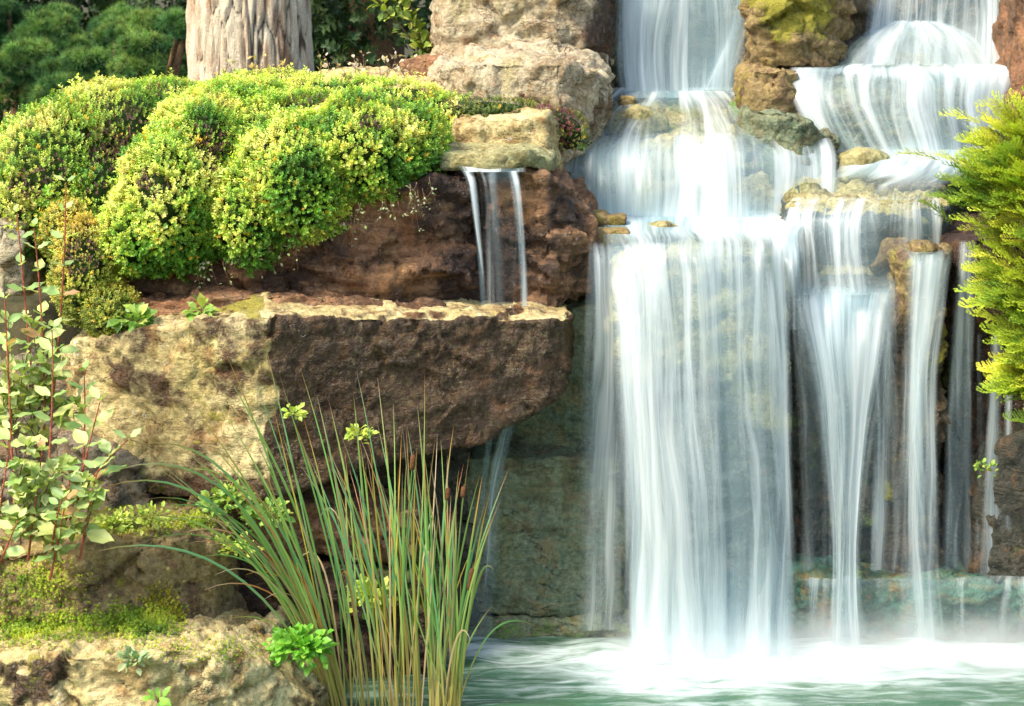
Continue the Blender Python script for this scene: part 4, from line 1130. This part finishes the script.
bush_pine('dwarf_pine', clumps(many(-20, 62, 2, 112, 24), 13.0), 2600, .055, 'leftmost low blue green pine behind the shrub mounds', 3, 5)
bush_pine('dwarf_pine', clumps(many(60, 140, 22, 132, 26), 12.6), 2800, .055, 'low green pine in the middle of the left background', 4, 6)
bush_pine('dwarf_pine', clumps(many(132, 205, 18, 110, 22), 12.2), 2400, .055, 'low green pine whose needles touch the left edge of the tree trunk', 5, 5)

# ---- dark evergreen trees far behind
DG = [(-.8, (.012, .03, .012)), (0, (.03, .065, .02)), (.6, (.07, .12, .035)), (1.0, (.14, .19, .05))]
LT = [sprig_template(12, 1.0, 50 + k, 1.1) for k in range(3)]
def dark_tree(name, cx, Y, label, seed, h=7.0, w=1.7, n=2600, size=.16, pal=DG):
    r = np.random.default_rng(seed); x = P(cx, 50, Y)[0]; z0 = .9 if x < -1 else 1.5
    E = []
    for k in range(26):
        t = (k + .5) / 26
        rr = w * (1 - .55 * t) * r.uniform(.6, 1.1)
        E.append((x + r.uniform(-1, 1) * rr * .6, Y + r.uniform(-.8, .5), z0 + .1 + t * h, rr * .55, rr * .5, .5))
    O, Nn = shell_points(E, n, seed)
    low = O[:, 2] < 3.0
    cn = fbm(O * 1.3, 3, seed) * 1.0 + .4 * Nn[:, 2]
    cols = pick_cols(len(O), pal, cn, .2, .1)
    dirs = unit(Nn + r.normal(0, .6, (len(O), 3)) + np.array((0, 0, .1)))
    parts = []
    for k in range(3):
        m = (np.arange(len(O)) % 3) == k
        parts.append(place(LT[k], O[m], frames(dirs[m], rand_unit(m.sum())), size * r.uniform(.7, 1.3, m.sum()), cols[m]))
    V, F, c = join(parts)
    root = empty(name, (x, Y, z0 - .3), label, 'tree')
    mk('crown', V, F, M['leaf_soft'], parent=root, col=c, smooth=False)
    tv, tf = tube([(x, Y, z0 - .4), (x + .05, Y, z0 + h * .5), (x, Y, z0 + h * .95)], np.array((.2, .13, .03)), 10)
    mk('trunk', tv, tf, M['stem_brown'], parent=root)
dark_tree('evergreen_tree', -60, 17.0, 'dark evergreen tree behind the low pines at the left edge', 21, w=2.0)
dark_tree('evergreen_tree', 110, 18.0, 'very dark evergreen tree above the low pines left of the trunk', 22, w=2.0)
dark_tree('evergreen_tree', 255, 16.5, 'dark evergreen tree mostly hidden behind the thick tree trunk', 23, w=1.8)
dark_tree('evergreen_tree', 375, 13.2, 'dark leafy evergreen tree right of the trunk, behind the pale stones', 24, w=1.15, n=3800, size=.12)
dark_tree('evergreen_tree', 520, 18.0, 'dark evergreen tree behind the topmost sandstone block', 25, w=2.2)
dark_tree('evergreen_tree', 760, 18.0, 'dark evergreen tree far behind the high waterfalls', 26, w=2.4)
dark_tree('evergreen_tree', 1000, 18.0, 'dark evergreen tree far behind the upper right waterfall', 27, w=2.4)
dark_tree('evergreen_tree', -330, 16.0, 'dark evergreen tree farthest left, beyond the other evergreens', 28, w=2.4)

# light green branch with leaves hanging in front of the dark tree
LGR = [(-.8, (.14, .22, .03)), (.2, (.30, .38, .05)), (.8, (.45, .45, .10))]
def twiggy(name, stems, leafn, size, label, cat, pal, seed, stemmat='stem_brown', leafspread=.03, srad=.003, tmpl=LEAF6, mat='leaf'):
    r = np.random.default_rng(seed)
    base = np.array(stems[0][0]); root = empty(name, base, label, cat)
    Vs, Fs, n0 = [], [], 0; O, D = [], []
    for a, b, c_ in stems:
        pts = bez(a, b, c_, 14)
        tv, tf = tube(pts, np.linspace(srad, srad * .4, 14), 5)
        Vs.append(tv); Fs.append(tf + n0); n0 += len(tv)
        k = max(2, int(leafn / len(stems)))
        t = r.uniform(.15, 1, k) * 13
        i = t.astype(int).clip(0, 12); f = (t - i)[:, None]
        p = pts[i] * (1 - f) + pts[i + 1] * f
        T = unit(pts[i + 1] - pts[i])
        d = unit(r.normal(0, 1, (k, 3)) + T * .7 + np.array((0, -.2, .15)))
        O.append(p + d * leafspread * r.random((k, 1))); D.append(d)
    O = np.concatenate(O); D = np.concatenate(D); n = len(O)
    ups = unit(np.array((-.2, -.5, 1.0)) + r.normal(0, .4, (n, 3)))
    cols = pick_cols(n, pal, r.normal(0, .5, n), .12, .08)
    tv, F, c = place(tmpl, O, frames(D, ups), size * r.uniform(.6, 1.2, n), cols)
    mk('stem', np.concatenate(Vs), np.concatenate(Fs), M[stemmat], parent=root)
    mk('foliage', tv, F, M[mat], parent=root, col=c, smooth=False)
    return root
hang()
def arc(a, b, bow_=(0, 0, .1)):
    a = np.array(a); b = np.array(b); return (a, (a + b) / 2 + np.array(bow_), b)
twiggy('young_shrub', [arc(P(430, 70, 8.9), P(x, y, 8.8), (0, 0, .05)) for x, y in ((380, 5), (398, -25), (410, 20), (432, 30), (420, 48), (392, -5), (370, -10))], 150, .05,
    'light green leafy branches in front of the dark tree beside the topmost block', 'shrub', LGR, 31)
TW_ = [(-.8, (.25, .2, .12)), (.2, (.5, .42, .3)), (.8, (.6, .5, .35))]
st_ = []
for k in range(46):
    x = random.uniform(318, 470); y = random.uniform(84, 98); Yb = random.uniform(7.9, 8.3)
    st_.append(arc(P(x, y, Yb), P(x + random.uniform(-22, 22), y - random.uniform(12, 34), Yb + random.uniform(-.1, .1)), (random.uniform(-.03, .03), 0, .02)))
twiggy('dry_twigs', st_, 300, .022, 'pale dry twigs with papery leaves right of the tree trunk', 'twigs', TW_, 32, srad=.0022)
st_ = []
for k in range(34):
    x = random.uniform(215, 320); y = random.uniform(92, 108); Yb = random.uniform(7.9, 8.3)
    st_.append(arc(P(x, y, Yb), P(x + random.uniform(-20, 20), y - random.uniform(12, 42), Yb), (random.uniform(-.03, .03), 0, .02)))
twiggy('dry_twigs', st_, 230, .022, 'yellowish dry twigs in front of the foot of the tree trunk', 'twigs', [(-.8, (.35, .3, .08)), (.8, (.6, .45, .12))], 33, srad=.0022)

# ---- juniper on the right
def spray(seed, shoots=26):
    r = np.random.default_rng(seed)
    O, D, U, S = [], [], [], []
    for i in range(shoots):
        t = (i + 1) / shoots
        side = 1 if i % 2 else -1
        base = np.array((.03 * math.sin(t * 5 + seed), t, .10 * math.sin(t * 2.6)))
        L = (.40 * (1 - t) ** .8 + .07) * r.uniform(.75, 1.2) * min(1, t * 3 + .25)
        ax = unit(np.array((side * r.uniform(.55, .95), 1.0, r.uniform(-.15, .35))))
        m = max(3, int(L / .028))
        for j in range(m):
            u = (j + 1) / m
            p = base + ax * L * u + np.array((0, 0, .05 * u * u))
            for sd in (-1, 1):
                perp = np.array((ax[1] * sd, -ax[0] * sd, 0))
                dd = unit(ax + perp * r.uniform(.4, .8) + np.array((0, 0, r.uniform(-.25, .5))))
                O.append(p); D.append(dd); U.append((r.uniform(-.4, .4), r.uniform(-.4, .4), 1)); S.append(.062 * (1 - .35 * u) * r.uniform(.8, 1.2))
    O, D, U, S = map(np.array, (O, D, U, S))
    V, F, _ = place(LEAF4, O, frames(D, unit(U)), S)
    tc = np.repeat(.6 + .6 * O[:, 1] ** 1.2 + .12 * r.normal(0, 1, len(O)), 4)[:, None] * np.ones((1, 3))
    V2 = V * np.array((1, 1, 1))
    return (V2, F), tc
SPY = [spray(k) for k in range(5)]
def juniper():
    E = [ell(1034, 155, 7.0, 46, 38, .25), ell(1014, 192, 6.9, 44, 30, .25), ell(1052, 228, 6.85, 62, 48, .3), ell(1038, 285, 6.78, 40, 38, .26), ell(1062, 335, 6.72, 52, 40, .28),
         ell(1060, 190, 7.1, 60, 90, .3), ell(1045, 385, 6.7, 30, 30, .2), ell(1090, 300, 6.9, 60, 90, .35)]
    r = np.random.default_rng(9)
    Es = np.array(E); O, Dr = [], []
    for e in Es:
        d = unit(r.normal(0, 1, (220, 3))); d = d[(d[:, 1] < .5) & (d[:, 2] > -.6)]
        q = r.uniform(.45, 1.0, (len(d), 1)) ** .6
        O.append(e[:3] + d * e[3:6] * q * .86); Dr.append(d)
    O = np.concatenate(O); Dr = np.concatenate(Dr)
    ex = [(925, 162, 6.9), (905, 158, 6.95), (945, 120, 7.05), (928, 205, 6.8), (915, 222, 6.8), (985, 345, 6.7), (1000, 380, 6.65), (1000, 395, 6.65), (1010, 425, 6.6), (962, 290, 6.75), (960, 255, 6.75), (970, 320, 6.7), (940, 180, 6.85), (952, 140, 6.9), (975, 105, 7.0), (950, 225, 6.8)]
    Oe = np.array([P(x + 38, y + 4, Y) for x, y, Y in ex]); O = np.concatenate([O, Oe])
    De = np.tile((-1.0, -.25, .1), (len(ex), 1)) + r.normal(0, .15, (len(ex), 3)); Dr = np.concatenate([Dr, De])
    dirs = unit(Dr * np.array((1, .9, .7)) + np.array((-.7, -.35, .28)) + r.normal(0, .2, (len(O), 3)))
    n = len(O)
    ups = unit(np.array((-.15, -.45, 1.0)) + r.normal(0, .25, (n, 3)))
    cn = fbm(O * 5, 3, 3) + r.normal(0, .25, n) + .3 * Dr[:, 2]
    pal = [(-.8, (.13, .24, .03)), (-.2, (.33, .43, .035)), (.2, (.50, .56, .05)), (.7, (.66, .63, .08))]
    cols = pick_cols(n, pal, cn, .08, .05)
    s = r.uniform(.09, .16, n); s[-len(ex):] = r.uniform(.12, .17, len(ex))
    parts = []
    for k in range(5):
        m = (np.arange(n) % 5) == k
        parts.append(place(SPY[k][0], O[m], frames(dirs[m], ups[m]), s[m], cols[m], SPY[k][1]))
    V, F, c = join(parts)
    base = P(1085, 330, 7.2)
    root = empty('juniper', base, 'bright yellow green juniper with feathery sprays reaching in from the right edge', 'shrub')
    mk('foliage', V, F, M['leaf'], parent=root, col=c, smooth=False)
    for k in range(18):
        b = O[r.integers(0, n - 16)]
        tv, tf = tube(bez(base, (base + b) / 2 + np.array((0, 0, .08)), b, 14), np.linspace(.018, .004, 14), 7)
        mk('branch', tv, tf, M['stem_brown'], parent=root)
juniper()

# ---- cattails
def blade(pts, w, cols_t, seed):
    n = len(pts); T = unit(np.gradient(pts, axis=0))
    r = np.random.default_rng(seed)
    side = unit(np.cross(T, np.array((r.uniform(-.7, .7), -1, r.uniform(-.2, .2)))))
    nor = np.cross(side, T)
    t = np.linspace(0, 1, n)
    ww = (w * np.clip((1 - t) * 3.2, 0, 1) ** .7 * (0.75 + .25 * np.clip(t * 4, 0, 1)))[:, None]
    ww[-1] = w * .04
    V = np.stack([pts - side * ww * .5, pts + nor * ww * .16, pts + side * ww * .5], 1).reshape(-1, 3)
    i = np.arange(n - 1) * 3
    F = np.concatenate([np.stack([i, i + 1, i + 4, i + 3], 1), np.stack([i + 1, i + 2, i + 5, i + 4], 1)])
    return V, F, np.repeat(cols_t, 3, 0)
GREENS = [(.13, .30, .07), (.17, .34, .08), (.22, .38, .09), (.12, .29, .11), (.28, .40, .10), (.16, .34, .14)]
def bcols(n, kind, r):
    t = np.linspace(0, 1, n)[:, None]
    g_ = np.array(GREENS[r.integers(0, 6)]) * r.uniform(.8, 1.25)
    basec = np.array((.42, .34, .09)); tip = np.array(((.45, .22, .06), (.35, .12, .05), (.5, .4, .2))[r.integers(0, 3)])
    if kind == 'dry': g_ = np.array((.52, .38, .2)) * r.uniform(.8, 1.1); basec = g_ * .8; tip = np.array((.55, .45, .32))
    if kind == 'rust': g_ = np.array((.5, .2, .07)); tip = np.array((.6, .4, .25))
    if kind == 'gold': g_ = np.array((.52, .42, .06)); tip = np.array((.5, .25, .05))
    c = basec * (1 - sst(.05, .5, t)) + g_ * sst(.05, .5, t)
    k = sst(r.uniform(.6, .93), 1.0, t)
    return c * (1 - k) + tip * k
n_blade = 14
def clump(name, label, bx0, bx1, Yb, tips, heads, seed):
    r = np.random.default_rng(seed)
    base = P((bx0 + bx1) / 2, 715, Yb); base[2] = -.05
    root = empty(name, base, label, 'cattails')
    for k, tp in enumerate(tips):
        px, py = tp[0], tp[1]; kind = tp[2] if len(tp) > 2 else 'green'; bend = tp[3] if len(tp) > 3 else 0
        Yt = Yb + r.uniform(-.22, .22)
        if px < 300: Yt = 5.78 + .3 * max(0, px - 100) / 200 + r.uniform(-.04, .04)
        b = P(bx0 + (bx1 - bx0) * np.clip((px - 200) / 300 + r.uniform(-.25, .25), 0, 1), 712, Yb + r.uniform(-.06, .06)); b[2] = -.06
        tpt = P(px, py, Yt)
        mid = b + (tpt - b) * .5
        L = np.linalg.norm(tpt - b)
        mid += np.array((-(tpt[0] - b[0]) * .26 + r.normal(0, .022), 0, abs(tpt[0] - b[0]) * .22 + .02))
        if bend: mid = b + (tpt - b) * np.array((.35, .5, 0)) + np.array((0, 0, (tpt[2] - b[2]) * (1.0 + bend)))
        pts = bez(b, mid, tpt, n_blade)
        pts += np.stack([np.sin(np.linspace(0, 5, n_blade) + k) * .004, 0 * pts[:, 0], 0 * pts[:, 0]], 1)
        V, F, c = blade(pts, r.uniform(.0044, .0083) * (.8 if kind != 'green' else 1), bcols(n_blade, kind, r), seed * 100 + k)
        mk('leaf', V, F, M['leaf'], parent=root, col=c)
    for (px, py, hl) in heads:
        b = P(np.clip(px - 15, bx0, bx1), 712, Yb); b[2] = -.06; tpt = P(px, py, Yb - .05)
        pts = bez(b, b + (tpt - b) * .5 + np.array((-.01, 0, 0)), tpt, 16)
        tv, tf = tube(pts, .0024, 6)
        cc = np.tile((.16, .24, .06), (len(tv), 1))
        stem = mk('stem', tv, tf, M['leaf'], parent=root, col=cc)
        d = unit(pts[-1] - pts[-2]); hp = np.array([tpt + d * hl * q for q in (-.02, 0, .06, .3, .6, .9, .97, 1.0, 1.25)])
        tv, tf = tube(hp, np.array((.002, .005, .0082, .009, .009, .0082, .005, .0018, .001)), 10)
        mk('seed_head', tv, tf, M['cattail'], parent=root)
r_ = np.random.default_rng(5)
def tips(n, x0, x1, ymin, slope=0.0, kinds=('green',) * 8 + ('dry', 'gold', 'dry', 'rust', 'gold')):
    out = []
    for _ in range(n):
        x = r_.uniform(x0, x1)
        out.append((x, ymin + slope * abs(x - (x0 + x1) / 2) + abs(r_.normal(0, 55)) , kinds[r_.integers(0, len(kinds))]))
    return out
clump('cattail_clump', 'left cattail clump whose long blades arch over the pale rocks', 335, 395, 6.22,
    [(262, 325), (216, 400), (240, 438), (192, 455), (165, 468), (300, 365), (280, 372), (252, 372), (232, 480), (205, 512), (172, 440, 'green'), (290, 410), (318, 395), (150, 462), (225, 352, 'green'),
     (100, 488, 'green', .12), (180, 545, 'rust', .1), (185, 532, 'rust', .08), (232, 520, 'rust'), (95, 552, 'green', .1), (215, 575, 'dry', .15), (250, 545, 'dry'), (262, 600, 'dry', .2), (255, 700, 'dry', .1), (300, 560, 'dry', .3), (320, 520, 'dry', .35), (340, 590, 'rust', .4), (225, 620, 'green', .1), (140, 500, 'green', .05), (120, 520, 'green', .08), (200, 430), (182, 470, 'green', .03), (160, 508, 'green', .06), (205, 482, 'dry', .05), (238, 500, 'rust', .04), (210, 545, 'green', .06), (245, 575, 'gold', .1), (118, 470, 'green', .1), (150, 540, 'green', .1), (172, 520, 'dry', .08), (190, 560, 'green', .12), (135, 445, 'green', .04), (195, 410, 'green'), (228, 375, 'green'), (205, 590, 'rust', .12)] + tips(22, 195, 350, 400, .55),
    [], 41)
clump('cattail_clump', 'tallest middle cattail clump with dense upright green blades', 355, 440, 6.2,
    [(358, 372), (378, 378), (352, 388), (392, 402), (424, 370), (418, 405), (330, 400), (340, 430), (405, 420), (385, 440, 'gold'), (365, 450, 'rust')] + tips(38, 300, 445, 410, .4), [(412, 470, .05)], 42)
clump('cattail_clump', 'right cattail clump with brown seed heads beside the pool', 400, 458, 6.2,
    [(455, 425), (470, 452), (440, 440), (508, 468), (500, 500), (482, 470), (460, 470), (448, 455, 'rust'), (490, 520)] + tips(30, 400, 495, 455, .4) + [(543, 630, 'green', .55), (440, 600, 'dry', .5), (425, 560, 'dry', .3), (470, 640, 'dry', .3), (495, 570, 'green', .2)],
    [(469, 590, .075), (447, 500, .04), (463, 497, .035)], 43)

# ---- leafy red stemmed plants at the left edge
LP = [(.36, .48, .16), (.45, .55, .2), (.28, .42, .12), (.52, .56, .18)]
LEAFB = None
def ovate():
    rows = [(0, .0), (.12, .13), (.3, .24), (.5, .27), (.7, .2), (.87, .09), (1, 0)]
    V, F = [], []
    for y, w in rows:
        zc = -.12 * (y ** 2)
        V += [(-w, y, zc + .05 + .04 * math.sin(y * 14)), (-w * .5, y, zc + .035), (0, y, zc), (w * .5, y, zc + .035), (w, y, zc + .05 + .04 * math.sin(y * 14 + 1))]
    for i in range(len(rows) - 1):
        for j in range(4):
            a = i * 5 + j; F.append((a, a + 1, a + 6, a + 5))
    return np.array(V), np.array(F)
OV = ovate()
def red_plant(label, base, top, pairs, size, seed, name='leafy_plant', green=1.0, stemmat='stem_red', bend=(0, 0, 0)):
    r = np.random.default_rng(seed)
    a = np.array(base); b = np.array(top)
    root = empty(name, a, label, 'plant')
    pts = bez(a, (a + b) / 2 + np.array(bend), b, 24)
    tv, tf = tube(pts, np.linspace(.0042, .0018, 24), 6)
    mk('stem', tv, tf, M[stemmat], parent=root)
    ph = r.uniform(0, 3)
    tt = np.linspace(.25, 1, pairs)
    for k, t in enumerate(tt):
        i = min(22, int(t * 23)); p = pts[i] + (pts[i + 1] - pts[i]) * (t * 23 - i)
        for sd in (0, 1):
            an = ph + k * 1.57 + sd * math.pi
            d = np.array((math.cos(an), math.sin(an) * .8 - .15, .25 + .5 * t + r.uniform(-.2, .2) - .35 * (1 - t)))
            d = unit(d); s = size * 1.0 * (1.05 - .5 * t ** 2) * r.uniform(.8, 1.15)
            col = np.array(LP[r.integers(0, 4)]) * r.uniform(.8, 1.15) * green
            if r.random() < .06: col = np.array((.5, .28, .12))
            upv = unit(np.array((-.15, -.45, 1)) + r.normal(0, .22, 3))
            V, F, c = place(OV, (p + d * size * .1)[None], frames(d[None], upv[None]), [s], col[None])
            mk('leaf', V, F, M['leaf'], parent=root, col=c)
red_plant('tall red stemmed shoot with small paired leaves in front of the left shrub mound', P(52, 405, 6.42), P(66, 182, 6.4), 7, .068, 51, bend=(.02, 0, 0))
red_plant('leaning red stemmed shoot at the left edge, shorter than its tall neighbour', P(36, 420, 6.35), P(17, 213, 6.35), 7, .068, 52)
red_plant('slender red stem with paired pale leaves just right of the leaning shoot', P(44, 430, 6.3), P(34, 228, 6.28), 8, .075, 53, bend=(.02, 0, 0))
red_plant('leafy plant at the left edge with drooping light green leaves', P(15, 520, 6.2), P(5, 300, 6.25), 8, .085, 54)
red_plant('leafy shoot with broad light green leaves in front of the dark rock', P(40, 540, 6.15), P(52, 330, 6.2), 8, .09, 55, bend=(.03, 0, 0))
red_plant('broad leaved plant right of the leafy group, in front of the pale rock', P(70, 520, 6.05), P(100, 402, 6.0), 5, .095, 56, stemmat='stem_red')
red_plant('broad leaved plant leaning right over the mossy boulder', P(60, 530, 6.0), P(128, 440, 6.0), 4, .1, 57, bend=(0, 0, .05))
red_plant('low leafy shoot at the left edge above the mossy boulder', P(-8, 560, 5.95), P(12, 430, 5.95), 6, .085, 58)
red_plant('short leafy shoot with pale leaves left of the broad leaved plants', P(28, 560, 5.95), P(42, 452, 5.95), 5, .09, 59)
red_plant('low plant with small yellow green leaves hanging over the mossy boulder', P(52, 545, 5.92), P(62, 500, 5.85), 5, .065, 60, bend=(0, 0, .03))
red_plant('small leafy shoot at the lower left edge under the others', P(-5, 575, 5.9), P(18, 520, 5.85), 5, .07, 61)
red_plant('leafy shoot with drooping leaves just left of the pale rock face', P(78, 520, 6.2), P(84, 372, 6.25), 7, .08, 151, bend=(.02, 0, 0))
red_plant('dense low shoot whose leaves touch the mossy boulder', P(80, 560, 5.95), P(98, 470, 5.95), 5, .085, 153, bend=(0, 0, .04))
red_plant('short broad leaved shoot low in the middle of the leafy group', P(50, 580, 5.92), P(70, 480, 5.9), 5, .08, 155)
PAL2 = [(-.8, (.25, .33, .07)), (.2, (.42, .48, .14)), (.8, (.5, .48, .2))]
st_ = []
for k in range(16):
    x = random.uniform(0, 85); y = random.uniform(500, 560)
    st_.append(arc(P(x, y, 5.98), P(x + random.uniform(-28, 28), y - random.uniform(10, 70), 5.95 + random.uniform(-.05, .1)), (0, 0, .03)))
twiggy('bushy_plant', st_, 420, .042, 'mass of small yellow green leaves on thin twigs above the mossy boulder', 'plant', PAL2, 62, leafspread=.02)
st_ = []
for k in range(18):
    x = random.uniform(0, 60); y = random.uniform(400, 470)
    st_.append(arc(P(x, y, 6.33), P(x + random.uniform(-34, 34), y - random.uniform(10, 120), 6.3), (0, 0, .03)))
twiggy('bushy_plant', st_, 330, .048, 'mass of light green leaves in front of the dark rock at the left edge', 'plant', PAL2, 63, leafspread=.03)

# ---- small plants on the ledges
def rosette(name, c, rad, n, label, pal, seed, size=.03, tmpl=LEAF6, upb=.5):
    r = np.random.default_rng(seed)
    root = empty(name, c, label, 'plant')
    d = unit(r.normal(0, 1, (n, 3)) * np.array((1, .8, .5)) + np.array((0, -.25, upb)))
    O = np.array(c) + d * rad * r.uniform(.15, .9, (n, 1)) * np.array((1, .7, .8))
    cols = pick_cols(n, pal, r.normal(0, .5, n), .12, .06)
    V, F, cc = place(tmpl, O, frames(unit(d + r.normal(0, .4, (n, 3))), unit(np.array((-.1, -.6, 1)) + r.normal(0, .3, (n, 3)))), size * r.uniform(.6, 1.2, n), cols)
    mk('foliage', V, F, M['leaf'], parent=root, col=cc, smooth=False)
    Vs, Fs, n0 = [], [], 0
    for k in range(min(8, n)):
        tv, tf = tube(bez(np.array(c) - np.array((0, -.015, .02)), (np.array(c) + O[k]) / 2 + np.array((0, 0, .01)), O[k], 6), .0012, 4)
        Vs.append(tv); Fs.append(tf + n0); n0 += len(tv)
    mk('stem', np.concatenate(Vs), np.concatenate(Fs), M['stem_brown'], parent=root)
LIME = [(-.8, (.30, .42, .05)), (.2, (.48, .58, .08)), (.8, (.6, .62, .14))]
FRG = [(-.8, (.12, .24, .03)), (.2, (.24, .38, .06)), (.8, (.4, .46, .08))]
rosette('small_plant', P(360, 436, 6.45), .05, 60, 'little lime green plant growing on the dark front of the slab', LIME, 71, .026)
rosette('small_plant', P(294, 414, 6.36), .04, 40, 'tiny lime green sprig on the dark slab left of the other one', LIME, 72, .024)
rosette('small_plant', P(300, 650, 6.05), .11, 260, 'bright green leafy plant low beside the pale corner boulder', [(-.8, (.10, .3, .02)), (.8, (.25, .5, .05))], 73, .035)
rosette('small_plant', P(370, 600, 6.35), .09, 120, 'light green leafy plant half hidden among the cattail blades', LIME, 74, .035)
rosette('fern', P(135, 322, 6.62), .07, 60, 'small green fern in the gap at the left end of the slab', FRG, 75, .05, upb=.2)
rosette('fern', P(200, 312, 6.6), .05, 30, 'small green fern under the red brown rock on top of the slab', FRG, 76, .045, upb=.2)
rosette('ledge_plant', P(228, 505, 6.3), .1, 170, 'green creeping plant on the brown ledge behind the cattails', FRG, 77, .03)
rosette('ledge_plant', P(268, 520, 6.28), .09, 130, 'green creeping plant further right on the brown ledge', FRG, 78, .03)
rosette('ledge_plant', P(235, 552, 6.25), .09, 120, 'small leaved green plant hanging on the dark rock below the ledge', LIME, 79, .024)
rosette('ledge_plant', P(150, 522, 6.15), .08, 110, 'low light green plant on top of the mossy boulder', LIME, 80, .022)
rosette('ledge_plant', P(115, 524, 6.2), .07, 110, 'low light green plant beside the small dark rock on the mossy boulder', LIME, 81, .02)
rosette('ledge_plant', P(135, 662, 5.82), .05, 40, 'tiny grey green plant on top of the pale corner boulder', [(-.8, (.2, .3, .15)), (.8, (.4, .45, .2))], 82, .03)
rosette('ledge_plant', P(158, 700, 5.8), .035, 9, 'two or three round bright green leaves at the bottom edge', [(-.8, (.2, .42, .05)), (.8, (.3, .5, .06))], 83, .04)
rosette('ledge_plant', P(645, 44, 8.0) * 0 + P(560, 55, 8.05), .03, 16, 'tiny green tuft in a crack of the topmost block', LIME, 84, .03)
rosette('ledge_plant', P(985, 470, 6.86), .05, 40, 'small green plant on the brown block behind the falling strands', FRG, 85, .02)
